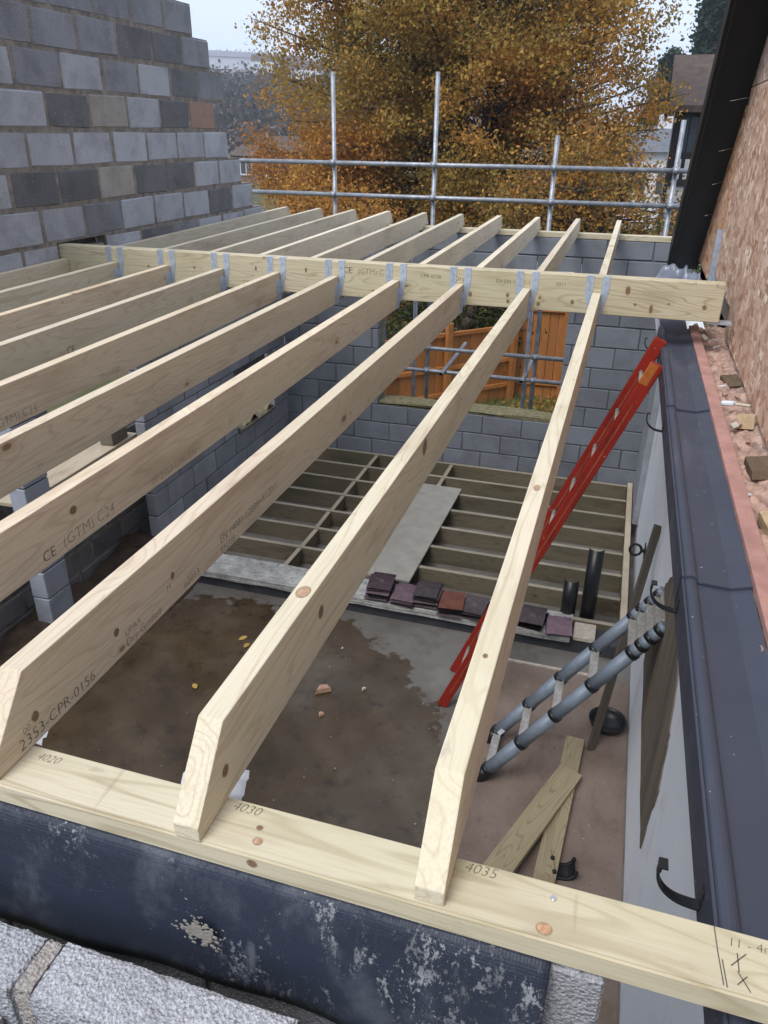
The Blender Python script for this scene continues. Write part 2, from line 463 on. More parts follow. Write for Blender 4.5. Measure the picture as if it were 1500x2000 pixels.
def box_me(name, sx, sy, sz, bev=0.0, jit=0.0, origin='center'):
    bm = bmesh.new()
    z0, z1 = (0, sz) if origin == 'base' else (-sz / 2, sz / 2)
    add_box(bm, -sx / 2, sx / 2, -sy / 2, sy / 2, z0, z1)
    if jit:
        for v in bm.verts:
            v.co += Vector((random.uniform(-jit, jit), random.uniform(-jit, jit), random.uniform(-jit, jit)))
    if bev: bevel(bm, bev)
    return bm_mesh(name, bm)

def boxo(name, x0, x1, y0, y1, z0, z1, mat, parent=None, bev=0.0, color=None, jit=0.0):
    """box object whose origin is the middle of the box (parent assumed at the world origin)"""
    me = box_me(name, x1 - x0, y1 - y0, z1 - z0, bev, jit)
    return link(name, me, mat, parent, ((x0 + x1) / 2, (y0 + y1) / 2, (z0 + z1) / 2), color=color)

def prism_me(name, prof, x0, x1, bev=0.0):
    """profile of (y, z) points swept along x"""
    bm = bmesh.new()
    a = [bm.verts.new((x0, y, z)) for y, z in prof]
    b = [bm.verts.new((x1, y, z)) for y, z in prof]
    n = len(prof)
    bm.faces.new(a); bm.faces.new(b[::-1])
    for i in range(n):
        bm.faces.new((a[i], b[i], b[(i + 1) % n], a[(i + 1) % n]))
    bmesh.ops.recalc_face_normals(bm, faces=bm.faces)
    if bev: bevel(bm, bev, 2)
    return bm_mesh(name, bm)

def add_tube(bm, p0, p1, r0, r1=None, n=12, cap=True):
    r1 = r0 if r1 is None else r1
    p0, p1 = Vector(p0), Vector(p1)
    q = (p1 - p0).to_track_quat('Z', 'Y')
    ra, rb = [], []
    for i in range(n):
        a = 2 * math.pi * i / n
        d = q @ Vector((math.cos(a), math.sin(a), 0))
        ra.append(bm.verts.new(p0 + d * r0)); rb.append(bm.verts.new(p1 + d * r1))
    for i in range(n):
        f = bm.faces.new((ra[i], ra[(i + 1) % n], rb[(i + 1) % n], rb[i])); f.smooth = True
    if cap:
        bm.faces.new(ra[::-1]); bm.faces.new(rb)

def add_path(bm, pts, rad, n=8):
    for i in range(len(pts) - 1):
        r0 = rad[i] if hasattr(rad, '__len__') else rad
        r1 = rad[i + 1] if hasattr(rad, '__len__') else rad
        add_tube(bm, pts[i], pts[i + 1], r0, r1, n, True)

def tube_o(name, p0, p1, r, mat, parent=None, n=14, hollow=False):
    bm = bmesh.new()
    p0, p1 = Vector(p0), Vector(p1)
    add_tube(bm, (0, 0, 0), p1 - p0, r, None, n, not hollow)
    if hollow:
        add_tube(bm, (0, 0, 0), p1 - p0, r - 0.004, None, n, False)
        # ring ends
    me = bm_mesh(name, bm)
    return link(name, me, mat, parent, p0)

_tc = {}
def text_me(body, size, thin=0.0, shear=0.0):
    key = (body, size, thin, shear)
    if key not in _tc:
        cu = bpy.data.curves.new('txt', 'FONT')
        cu.body = body; cu.size = size; cu.offset = thin; cu.shear = shear
        cu.resolution_u = 3
        cu.space_line = 0.75
        o = bpy.data.objects.new('txt', cu)
        me = bpy.data.meshes.new_from_object(o)
        me.materials.clear()
        bpy.data.objects.remove(o)
        _tc[key] = me
    return _tc[key].copy()

def stamp(body, size, mat, parent, org, ux, uy, thin=-0.0, shear=0.0, name='stamp'):
    """lettering lying on a face; org = lower left corner, ux / uy = reading and upward directions (parent space)"""
    me = text_me(body, size, thin, shear)
    ux, uy = Vector(ux).normalized(), Vector(uy).normalized()
    uz = ux.cross(uy)
    o = link(name, me, mat, parent)
    M = Matrix((ux, uy, uz)).transposed().to_4x4()
    M.translation = Vector(org)
    o.matrix_local = M
    return o

def stroke(pts, w, mat, parent, org, ux, uy, name='pencil_mark'):
    """a drawn line: flat ribbon through 2-D points on a face"""
    ux, uy = Vector(ux).normalized(), Vector(uy).normalized()
    bm = bmesh.new()
    for part in pts:
        for (a, b), (c, d) in zip(part[:-1], part[1:]):
            dv = Vector((c - a, d - b)); l = dv.length or 1
            nx, ny = -dv.y / l * w / 2, dv.x / l * w / 2
            q = [(a + nx, b + ny), (a - nx, b - ny), (c - nx, d - ny), (c + nx, d + ny)]
            bm.faces.new([bm.verts.new(Vector(org) + ux * s + uy * t) for s, t in q])
    me = bm_mesh(name, bm)
    return link(name, me, mat, parent)

# ------------------------------------------------------------------ block walls
LIGHT, MID, DARK, BEIGE, TERRA = (0.41, 0.425, 0.465), (0.25, 0.258, 0.28), (0.165, 0.168, 0.178), (0.36, 0.335, 0.305), (0.34, 0.23, 0.185)
_bk = {}
def block_me(l, h, t, mat):
    key = (round(l, 2), round(h, 3), round(t, 3), mat.name, random.randrange(5))
    if key not in _bk:
        bm = bmesh.new()
        add_box(bm, -key[0] / 2, key[0] / 2, -t / 2, t / 2, -h / 2, h / 2)
        for v in bm.verts:
            j_ = 2.0 if mat is BLOCK else 1.0
            v.co += Vector((random.uniform(-.004, .004) * j_, random.uniform(-.002, .002) * j_, random.uniform(-.003, .003) * j_))
        bevel(bm, 0.005 * j_)
        me = bm_mesh('block', bm); me.materials.append(mat)
        _bk[key] = me
    return _bk[key]

def block_course(parent, axis, face, u0, u1, joints, z0, z1, t, mat, cols, inward=1, gap=0.012, mortar=None):
    """one course of blocks. axis 'y': runs along y with its visible face at x = face (body towards -x);
    axis 'x': runs along x with its visible face at y = face (body towards +y * inward)."""
    js = sorted([u0] + [j for j in joints if u0 + 0.04 < j < u1 - 0.04] + [u1])
    h = z1 - z0 - gap
    for k, (a, b) in enumerate(zip(js[:-1], js[1:])):
        l = b - a - gap
        c = cols(k, len(js) - 1) if callable(cols) else cols
        f = random.uniform(0.93, 1.07)
        c = tuple(min(1, x * f) for x in c)
        me = block_me(l, h, t, mat)
        pr = random.uniform(-0.002, 0.003)
        if axis == 'y':
            o = link('block', me, None, parent, (face - t / 2 + pr, (a + b) / 2, (z0 + z1) / 2), (0, 0, R(90) + random.choice((0, math.pi))), c)
        else:
            o = link('block', me, None, parent, ((a + b) / 2, face + inward * (t / 2 - pr), (z0 + z1) / 2), (0, 0, random.choice((0, math.pi))), c)
        o.scale.x = l / round(l, 2)
    if mortar is not None:
        mortar.append((axis, face, u0, u1, z0, z1, t, inward))

def mortar_mesh(parent, recs, mat, rec=0.008):
    bm = bmesh.new()
    for axis, face, u0, u1, z0, z1, t, inw in recs:
        if axis == 'y':
            add_box(bm, face - t + rec, face - rec, u0 + .014, u1 - .014, z0, z1 - 0.0005)
        else:
            a, b = sorted((face + inw * rec, face + inw * (t - rec)))
            add_box(bm, u0 + .014, u1 - .014, a, b, z0, z1 - 0.0005)
    return link('mortar', bm_mesh('mortar', bm), mat, parent)

# ------------------------------------------------------------------ ground and floors
def grid_sheet(name, x0, x1, y0, y1, nx, ny, fz, mat, kind='structure'):
    xs = np.linspace(x0, x1, nx + 1); ys = np.linspace(y0, y1, ny + 1)
    vs = [(x, y, fz(x, y)) for y in ys for x in xs]
    fs = [(j * (nx + 1) + i, j * (nx + 1) + i + 1, (j + 1) * (nx + 1) + i + 1, (j + 1) * (nx + 1) + i) for j in range(ny) for i in range(nx)]
    me = bpy.data.meshes.new(name); me.from_pydata(vs, [], fs); me.shade_smooth()
    return tag(link(name, me, mat), kind=kind)

FZ, JZ = -3.70, -3.53            # room floor, top of the suspended floor joists
g = boxo('ground', -700, 700, -200, 800, -5.3, -4.35, GROUND)
tag(g, kind='structure')
def flat_poly(name, pts, z, th, mat, kind=None, parent=None):
    bm = bmesh.new()
    a = [bm.verts.new((x, y, z + th)) for x, y in pts]
    b = [bm.verts.new((x, y, z)) for x, y in pts]
    bm.faces.new(a)
    n = len(pts)
    for i in range(n):
        bm.faces.new((a[i], b[i], b[(i + 1) % n], a[(i + 1) % n]))
    o = link(name, bm_mesh(name, bm), mat, parent)
    if kind: o['kind'] = kind
    return o

def wobbly(pts, amp, sub=6, seed=1):
    r = random.Random(seed); out = []
    n = len(pts)
    for i in range(n):
        (x0, y0), (x1, y1) = pts[i], pts[(i + 1) % n]
        for k in range(sub):
            t = k / sub
            out.append((x0 + (x1 - x0) * t + r.uniform(-amp, amp), y0 + (y1 - y0) * t + r.uniform(-amp, amp)))
    return out
mud_pts = wobbly([(-3.45, 1.0), (-0.55, 1.0), (-0.58, 3.1), (-0.66, 3.4), (-0.80, 3.85), (-0.84, 4.22), (-1.12, 4.36), (-1.2, 4.62), (-1.45, 4.72), (-1.62, 4.9), (-1.85, 5.0), (-2.2, 4.96), (-2.7, 5.02), (-3.3, 5.03), (-3.5, 4.2)], 0.035, 5, 3)
def seg_dist(px, py, poly):
    best = 1e9; inside = False
    n = len(poly)
    for i in range(n):
        (x0, y0), (x1, y1) = poly[i], poly[(i + 1) % n]
        dx, dy = x1 - x0, y1 - y0
        t = max(0, min(1, ((px - x0) * dx + (py - y0) * dy) / (dx * dx + dy * dy + 1e-12)))
        best = min(best, math.hypot(px - x0 - t * dx, py - y0 - t * dy))
        if (y0 > py) != (y1 > py) and px < (x1 - x0) * (py - y0) / (y1 - y0) + x0: inside = not inside
    return best if inside else -best
def floor_slab():
    nx, ny = 70, 60
    xs = np.linspace(-4.6, 0.6, nx + 1); ys = np.concatenate([np.linspace(0.6, 5.3, ny), [8.75]])
    vs, fs, wet = [], [], []
    pol = mud_pts[::3]
    for y in ys:
        for x in xs:
            vs.append((x, y, FZ)); wet.append(max(-1, min(1, seg_dist(x, y, pol))))
    for j in range(len(ys) - 1):
        for i in range(nx):
            a = j * (nx + 1) + i
            fs.append((a, a + 1, a + nx + 2, a + nx + 1))
    b = len(vs)
    vs += [(-4.6, .6, FZ), (.6, .6, FZ), (.6, 8.75, FZ), (-4.6, 8.75, FZ), (-4.6, .6, -4.3), (.6, .6, -4.3), (.6, 8.75, -4.3), (-4.6, 8.75, -4.3)]
    wet += [0] * 8
    fs += [(b, b + 4, b + 5, b + 1), (b + 1, b + 5, b + 6, b + 2), (b + 2, b + 6, b + 7, b + 3), (b + 3, b + 7, b + 4, b)]
    me = bpy.data.meshes.new('concrete_floor'); me.from_pydata(vs, [], fs)
    at = me.attributes.new('wet', 'FLOAT', 'POINT'); at.data.foreach_set('value', np.asarray(wet, np.float32))
    return tag(link('concrete_floor', me, SLAB), 'damp grey concrete floor with wet brown mud inside the new walls', kind='structure')
floor_slab()
flat_poly('floor_sheet', [(-0.5, 1.0), (0.45, 1.0), (0.45, 4.86), (-0.47, 4.86)], FZ, 0.009, PINKFLOOR, 'structure')
tag(boxo('floor_edge_strip', -0.5, 0.2, 4.862, 4.885, FZ + .0005, FZ + 0.022, STONE), 'thin pale timber strip along edge of pinkish floor', 'strip')

def soil_z(x, y):
    k = max(0.0, min(1.0, (-3.25 - x) / 0.5))
    return FZ + 0.005 - 0.05 * (1 - k) + k * 0.24 + 0.05 * math.sin(5 * y + 3 * x) * k + 0.025 * math.sin(17 * y - 11 * x) * k
o = grid_sheet('soil_bank', -4.1, -3.2, 1.0, 5.45, 18, 70, soil_z, SOIL)

# ------------------------------------------------------------------ gable wall on the left (stepped end)
gw = thing('gable_wall', 'stepped wall of mixed light and dark grey blocks at left', 'wall')
WX = -3.79
MZ, MY = 0.235, 0.455
rows_end = {-2: 8.14, -1: 7.91, 0: 7.685, 1: 7.46, 2: 7.225, 3: 7.01, 4: 7.215, 5: 6.99, 6: 6.745}
L, M_, D, B_, T_ = LIGHT, MID, DARK, BEIGE, TERRA
rows_col = {6: [M_, M_, M_, M_], 5: [M_, M_, M_, D, D, M_], 4: [M_, L, M_, L, D, M_], 3: [L, D, B_, L, D, T_],
            2: [L, L, L, L, L, L], 1: [D, D, B_, D, D, L, L], 0: [L, L, M_, L, L, L, D, L], -1: [L, L, D, M_, L, L, L], -2: [M_, L, D, M_, L]}
rec = []
for r_, e in rows_end.items():
    z0 = -0.725 + MZ * r_
    y0 = 2.9
    joints = [e - MY * k for k in range(1, 12)]
    cl = rows_col[r_]
    pick = lambda k, n, cl=cl: (cl[len(cl) - (n - k)] if n - k <= len(cl) else random.choice((L, M_, L)))
    if r_ == -1:                                       # void above the beam end
        block_course(gw, 'y', WX, y0, 4.63, joints, z0, z0 + MZ, 0.1, BLOCK, pick, gap=0.020, mortar=rec)
        block_course(gw, 'y', WX, 4.74, 5.15, [], z0, z0 + MZ - .055, 0.1, BLOCK, DARK, gap=0.020, mortar=rec)
        block_course(gw, 'y', WX, 5.155, e, joints, z0, z0 + MZ, 0.1, BLOCK, pick, gap=0.020, mortar=rec)
        continue
    block_course(gw, 'y', WX, y0, e, joints, z0, z0 + MZ, 0.1, BLOCK, pick, gap=0.020, mortar=rec)
mortar_mesh(gw, rec, MORTAR, 0.005)
ob = thing('outer_leaf_wall', 'short grey block set back behind terracotta-toned block of the gable', 'wall')
rec = []
block_course(ob, 'y', WX - 0.15, 6.25, 7.13, [6.68], -0.02, 0.215, 0.1, BLOCK, MID, mortar=rec)
mortar_mesh(ob, rec, MORTAR)
# dark pocket the beam runs into: a lintel void above the beam end
pk = boxo('void_back', -3.96, -3.90, 4.5, 5.3, -0.98, -0.7, MORTAR_IN, gw)

# ------------------------------------------------------------------ inner leaf of the left wall, below the roof
il = thing('inner_leaf_wall', 'smooth grey block inner leaf under the gable with small opening', 'wall')
rec = []
CO = (0.30, 0.315, 0.35)
def inner_col(k, n):
    f = random.uniform(0.8, 1.12)
    return tuple(c * f for c in CO)
zz = -3.42
ri = 0
while zz < -1.25:
    z1 = min(zz + 0.2275, -1.197)
    js = [5.32 + 0.455 * k + (0.2275 if ri % 2 else 0) for k in range(-1, 9)]
    if -2.98 < zz < -2.35:
        block_course(il, 'y', WX, 5.32, 6.98, js, zz, z1, 0.1, BLOCK_IN, inner_col, mortar=rec)
        block_course(il, 'y', WX, 7.92, 8.29, js, zz, z1, 0.1, BLOCK_IN, inner_col, mortar=rec)
    else:
        block_course(il, 'y', WX, 5.32, 8.29, js, zz, z1, 0.1, BLOCK_IN, inner_col, mortar=rec)
    zz = z1; ri += 1
mortar_mesh(il, rec, MORTAR_IN)
boxo('sill', -3.90, -3.775, 6.99, 7.91, -2.985, -2.955, WOOD_O, il)
md = grid_sheet('moss', -3.90, -3.80, 7.0, 7.9, 4, 30, lambda x, y: -2.935 + 0.03 * math.sin(13 * y) + 0.02 * math.sin(31 * y + 40 * x), MOSS, None)
md.parent = il
# the pier between the openings
pr = thing('block_pier', 'narrow grey block pier standing in the soil left of the room', 'pier')
rec = []
zz = -3.40; ri = 0
while zz < -1.25:
    z1 = min(zz + 0.2275, -1.197)
    block_course(pr, 'y', WX, 3.84, 4.10, [], zz, z1, 0.14, BLOCK_IN, lambda k, n: (0.36, 0.39, 0.45), mortar=rec)
    zz = z1; ri += 1
mortar_mesh(pr, rec, MORTAR_IN)
ln = tag(boxo('concrete_lintel', -3.89, -3.79, 2.9, 5.318, -1.36, -1.198, CONC), 'concrete lintel over the side openings below the gable', 'lintel')
# old boundary wall seen through the openings
ow_ = thing('boundary_wall', 'rough old block wall behind the pier, bedded in soil', 'wall')
rec = []
zz = -3.62; ri = 0
while zz < -2.55:
    z1 = zz + 0.2
    js = [1.6 + 0.43 * k + (0.21 if ri % 2 else 0) for k in range(-1, 18)]
    block_course(ow_, 'y', -4.13, 1.4, 8.6, js, zz, z1, 0.12, BLOCK, lambda k, n: random.choice(((0.16, 0.16, 0.17), (0.24, 0.24, 0.25), (0.2, 0.195, 0.2))), gap=0.02, mortar=rec)
    zz = z1; ri += 1
mortar_mesh(ow_, rec, MORTAR)
sb = tag(boxo('sill_board', -0.11, 0.11, -0.75, 0.75, -0.015, 0.015, WOOD, bev=.002), 'pale timber board lying on old wall in the side opening', 'board')
sb.color = (.6, .55, .5, 1); sb.location = (-4.0, 4.62, -2.42); sb.rotation_euler = (0, 0, R(2))
bx = tag(boxo('timber_block', -0.06, 0.06, -0.12, 0.12, -0.06, 0.06, WOOD_O, bev=.003), 'brown timber block at the end of the sill board', 'block')
bx.location = (-3.99, 5.15, -2.34); bx.rotation_euler = (0, 0, R(4))
nb = thing('neighbour_wall', 'dim rendered neighbouring wall beyond the side openings', 'wall')
boxo('wall', -6.6, -6.3, 0.5, 7.0, -4.3, -1.35, m_plain('dim_render', (0.16, 0.16, 0.18), 0.9, var=0.3, scale=3, bump=0.4), nb)
boxo('coping', -6.66, -6.24, 0.45, 7.05, -1.35, -1.28, CONC, nb)
bag = bmesh.new()
bmesh.ops.create_icosphere(bag, subdivisions=3, radius=1)
for v in bag.verts:
    k = 1 + 0.25 * math.sin(5 * v.co.z + 3 * v.co.y) + 0.15 * math.sin(9 * v.co.y)
    v.co = Vector((v.co.x * 0.035 * k, v.co.y * 0.10 * k, v.co.z * 0.06 - (0.08 if abs(v.co.y) > 0.55 and v.co.z < 0 else 0)))
tag(link('cable_bundle', bm_mesh('cable_bundle', bag, True), BLACKP, loc=(-3.735, 7.35, -2.02)), 'black bundle hung on the inner block wall under the joists', 'bundle')
rng2 = random.Random(5)
for k in range(9):
    me = box_me('brick_lump', rng2.uniform(.07, .16), rng2.uniform(.06, .12), rng2.uniform(.04, .07), .008, .012)
    yy = rng2.uniform(4.3, 5.35); xx = rng2.uniform(-3.72, -3.45)
    tag(link('brick_lump', me, (BRICKR, STONE, TILE_R)[k % 3], loc=(xx, yy, soil_z(xx, yy) + .03), rot=(rng2.uniform(-.3, .3), rng2.uniform(-.3, .3), rng2.uniform(0, 3))),
        'broken brick and stone lump on soil beside inner leaf', 'rubble', 'rubble lumps on the soil bank')

# ------------------------------------------------------------------ far wall with window opening
FY = 8.30
fw = thing('far_wall', 'blue-grey block wall at far end with window opening', 'wall')
rec = []
WIN = (-2.62, -0.53, -2.93, -1.28)
zz = -4.05; ri = 0
def far_col(k, n):
    f = random.uniform(0.84, 1.1)
    return tuple(c * f for c in (0.205, 0.222, 0.255))
while zz < -0.99:
    z1 = min(zz + 0.224, -0.956)
    js = [-3.6 + 0.45 * k + (0.225 if ri % 2 else 0) for k in range(-2, 12)]
    for face, t, x1w in ((FY, 0.1, 0.62), (FY + 0.2, 0.1, 0.62)):
        zc = (zz + z1) / 2
        if WIN[2] < zc < WIN[3]:
            block_course(fw, 'x', face, -3.80 if face == FY else -4.2, WIN[0], js, zz, z1, t, BLOCK_IN, far_col, mortar=rec)
            block_course(fw, 'x', face, WIN[1], x1w, js, zz, z1, t, BLOCK_IN, far_col, mortar=rec)
        else:
            block_course(fw, 'x', face, -3.80 if face == FY else -4.2, x1w, js, zz, z1, t, BLOCK_IN, far_col, mortar=rec)
    zz = z1; ri += 1
mortar_mesh(fw, rec, MORTAR_IN)
# mortar bed on the sill and closed reveals
bm = bmesh.new()
add_box(bm, WIN[0] + .003, WIN[1] - .003, FY + .012, FY + .29, WIN[2] - .03, WIN[2] + .035)
bmesh.ops.subdivide_edges(bm, edges=list(bm.edges), cuts=9, use_grid_fill=True)
for v in bm.verts:
    if v.co.z > WIN[2]: v.co.z += random.uniform(-.014, .014)
link('sill_bed', bm_mesh('sill_bed', bm), MOSS, fw)
for xa, xb in ((WIN[0] - .04, WIN[0] - .004), (WIN[1] + .004, WIN[1] + .04)):
    boxo('cavity_closer', xa, xb, FY + .1, FY + .2, WIN[2], WIN[3], MOSS, fw)
boxo('lintel', WIN[0] - .15, WIN[1] + .15, FY + .006, FY + .294, -1.30, -1.20, GALV, fw)
wpf = tag(boxo('far_wall_plate', -3.78, 0.42, FY - 0.003, FY + 0.1, -0.9555, -0.905, WOOD_P, bev=.003), 'pale timber wall plate on top of far block wall', 'timber')
wpf.data.transform(Matrix.Rotation(R(90), 4, 'Z')); wpf.rotation_euler = (0, 0, R(-90))

# ------------------------------------------------------------------ near wall: inner leaf, membrane, plate, outer leaf
nw = thing('near_wall', 'grey aggregate block wall under the near wall plate', 'wall')
rec = []
zz = -1.0775; ri = 0
while zz > -3.6:
    z0 = max(zz - 0.225, FZ)
    js = [0.12 - 0.45 * k - (0.225 if ri % 2 else 0) for k in range(0, 10)]
    block_course(nw, 'x', 0.737, -3.9, 0.122, js, z0, zz, 0.096, BLOCK_NEAR, lambda k, n: (0.36, 0.37, 0.40), mortar=rec)
    zz = z0; ri += 1
mortar_mesh(nw, rec, MORTAR)

def dpc_sheet():
    nx, ny = 150, 22
    vs, fs = [], []
    prof = [(0.80, -1.0755), (0.742, -1.0758), (0.728, -1.080), (0.7215, -1.10), (0.718, -1.13), (0.714, -1.17), (0.71, -1.21), (0.708, -1.26), (0.706, -1.34)]
    ts = np.linspace(0, len(prof) - 1, ny + 1)
    for j, t in enumerate(ts):
        i0 = min(int(t), len(prof) - 2); f = t - i0
        y = prof[i0][0] * (1 - f) + prof[i0 + 1][0] * f; z = prof[i0][1] * (1 - f) + prof[i0 + 1][1] * f
        for i in range(nx + 1):
            x = -2.2 + (0.037 + 2.2) * i / nx
            w = max(0, (j - 6) / ny)
            vs.append((x, y - w * (0.012 * math.sin(6 * x + 1) + 0.004 * math.sin(23 * x + z * 9) + 0.012), z))
    for j in range(ny):
        for i in range(nx):
            a = j * (nx + 1) + i
            fs.append((a, a + nx + 1, a + nx + 2, a + 1))
    me = bpy.data.meshes.new('membrane'); me.from_pydata(vs, [], fs); me.shade_smooth()
    o = link('damp_proof_membrane', me, DPC)
    md = o.modifiers.new('thick', 'SOLIDIFY'); md.thickness = 0.0012; md.offset = 1
    return tag(o, 'dark navy embossed membrane splashed with mortar, hanging below near wall plate', 'membrane')
dpc_sheet()

PT = -1.03                                             # top of the near wall plate
pl = link('near_wall_plate', None)
bm = bmesh.new()
add_box(bm, -0.05, 0.05, -2.0, 1.4, -0.0455, 0.0)
bmesh.ops.subdivide_edges(bm, edges=[e for e in bm.edges if abs(e.verts[0].co.y - e.verts[1].co.y) > 1], cuts=1)
bm.edges.ensure_lookup_table()
bmesh.ops.bevel(bm, geom=[e for e in bm.edges if abs(e.verts[0].co.y - e.verts[1].co.y) > 1 or abs(e.verts[0].co.y) > 1.3], offset=.004, segments=2, affect='EDGES')
COL.objects.unlink(pl); bpy.data.objects.remove(pl)
pl = link('near_wall_plate', bm_mesh('near_wall_plate', bm), WOOD_P, loc=(0, 0.785, PT), rot=(0, 0, R(-90)))
tag(pl, 'pale timber wall plate across the foreground carrying the joist feet', 'timber')
# pencil notes on the plate: plate local x = world -y... (world x = local y, world y = -local x)
def on_plate(wx, wy): return (-(wy - 0.785), wx, 0.0006)
PX, PY = (0, 1, 0), (-1, 0, 0)
for body, wx, wy, sz in (('4020', -0.905, 0.805, .024), ('4030', -0.512, 0.810, .026), ('4035', -0.112, 0.812, .026)):
    stamp(body, sz, PENCIL, pl, on_plate(wx, wy), PX, PY, thin=-0.0006, shear=0.25, name='pencil_note')
stamp('11 - 4m a', .02, PENCIL, pl, on_plate(0.272, 0.806), PX, (-1, -.12, 0), thin=-0.0004, shear=0.2, name='pencil_note')
stroke([[(0, 0), (0.002, -0.04), (0.006, -0.088)], [(0.007, -0.05), (0.0105, -0.09)], [(0.028, -0.034), (0.028, -0.062)], [(0.018, -0.056), (0.040, -0.032)],
        [(0.026, -0.062), (0.040, -0.088)], [(0.038, -0.066), (0.024, -0.082)]], 0.0016, PENCIL, pl, on_plate(0.256, 0.832), PX, PY)
bm = bmesh.new()
add_tube(bm, (0, 0, 0), (0, 0, .0025), .0055, .0045, 16)
add_tube(bm, (0, 0, .0025), (0, 0, .0027), .002, .002, 6)
scw = link('screw', bm_mesh('screw', bm), SCREW, loc=(0.028, 0.806, PT - .0005))
tag(scw, 'bright screw head sunk in top of the near wall plate', 'screw')

ol = thing('outer_leaf_wall', 'pale rough concrete blocks of outer leaf in bottom left corner', 'wall')
rec = []
OZ = -1.225
bm = None
def rough_block(x0, x1, y0, y1, z0, z1, col, name='block'):
    bm = bmesh.new()
    add_box(bm, x0, x1, y0, y1, z0, z1)
    bmesh.ops.subdivide_edges(bm, edges=list(bm.edges), cuts=26, use_grid_fill=True)
    from mathutils import noise as mn
    for v in bm.verts:
        p = v.co * 55
        q = v.co * 150
        d = mn.noise(p) * 0.0015 + mn.noise(q) * 0.0022
        c = Vector(((x0 + x1) / 2, (y0 + y1) / 2, (z0 + z1) / 2))
        e = v.co - c
        n = Vector((e.x / (x1 - x0), e.y / (y1 - y0), e.z / (z1 - z0)))
        m = max(abs(n.x), abs(n.y), abs(n.z))
        n = Vector([a if abs(a) > m * 0.93 else 0 for a in n]).normalized()
        v.co += n * d
        if sum(1 for a in (e.x / (x1 - x0), e.y / (y1 - y0), e.z / (z1 - z0)) if abs(a) > .46) > 1:
            v.co -= n * 0.004
    o = link(name, bm_mesh(name, bm, True), BLOCK_NEAR, ol, color=col)
    return o
rough_block(-0.742, -0.318, 0.53, 0.632, OZ - .215, OZ, (0.47, 0.485, 0.52))
rough_block(-1.19, -0.775, 0.53, 0.630, OZ - .215, OZ - .004, (0.45, 0.47, 0.51))
rough_block(-0.95, -0.52, 0.528, 0.632, OZ - .44, OZ - .228, (0.40, 0.41, 0.44))
rough_block(-0.51, -0.1, 0.528, 0.632, OZ - .44, OZ - .228, (0.40, 0.41, 0.44))
for (xa, xb, ya, yb, za, zb_) in ((-0.776, -0.741, 0.536, 0.629, OZ - .22, OZ - .003), (-0.319, -0.30, 0.54, 0.628, OZ - .22, OZ - .010), (-1.2, -0.32, 0.538, 0.622, OZ - .2295, OZ - .2135)):
    rough_block(xa, xb, ya, yb, za, zb_, (0.40, 0.365, 0.335), 'mortar')
ml = rough_block(-1.1, -0.80, 0.44, 0.53, OZ - .30, OZ - .075, (0.42, 0.40, 0.40)); ml.name = 'block'
# mortar smear on the membrane: a crust of small crumbs
bm = bmesh.new()
rs = random.Random(77)
for k in range(150):
    a, b = rs.gauss(0, .020), rs.gauss(0, .013)
    if rs.random() < .35: b = abs(rs.gauss(0, .035)); a *= .8
    d = math.hypot(a / .026, b / .022)
    r_ = rs.uniform(.0025, .0075) * max(.25, 1.1 - d * .35)
    mt_ = Matrix.Translation((a, -.001, b)) @ Matrix.Diagonal((r_ * rs.uniform(.8, 1.5), r_ * .28, r_, 1)) @ Matrix.Rotation(rs.uniform(0, 3), 4, 'Y')
    bmesh.ops.create_icosphere(bm, subdivisions=1, radius=1, matrix=mt_)
sm = tag(link('mortar_smear', bm_mesh('mortar_smear', bm), m_plain('dried_mortar', (0.22, 0.21, 0.185), 0.95, var=0.25, scale=40, bump=0.6), loc=(-0.525, 0.6965, -1.205)),
    'grey mortar crust smeared low on the navy membrane', 'mortar', kind='stuff')
# pale scraps tucked behind the plate
for k, (x, y, z, sx, sy) in enumerate(((-1.045, 0.90, -1.075, .07, .03), (-0.60, 0.90, -1.085, .06, .035))):
    bm = bmesh.new()
    bmesh.ops.create_grid(bm, x_segments=8, y_segments=6, size=1)
    for v in bm.verts: v.co = Vector((v.co.x * sx, v.co.y * sy, .012 * math.sin(4 * v.co.x + k) + .006 * math.sin(7 * v.co.y)))
    o = link('polythene_scrap', bm_mesh('polythene_scrap', bm, True), POLY, loc=(x, y, z), rot=(0.2, 0, .2))
    tag(o, ('white polythene scrap behind plate at the left joist foot', 'white polythene scrap behind plate beside the middle joist foot')[k], 'scrap')

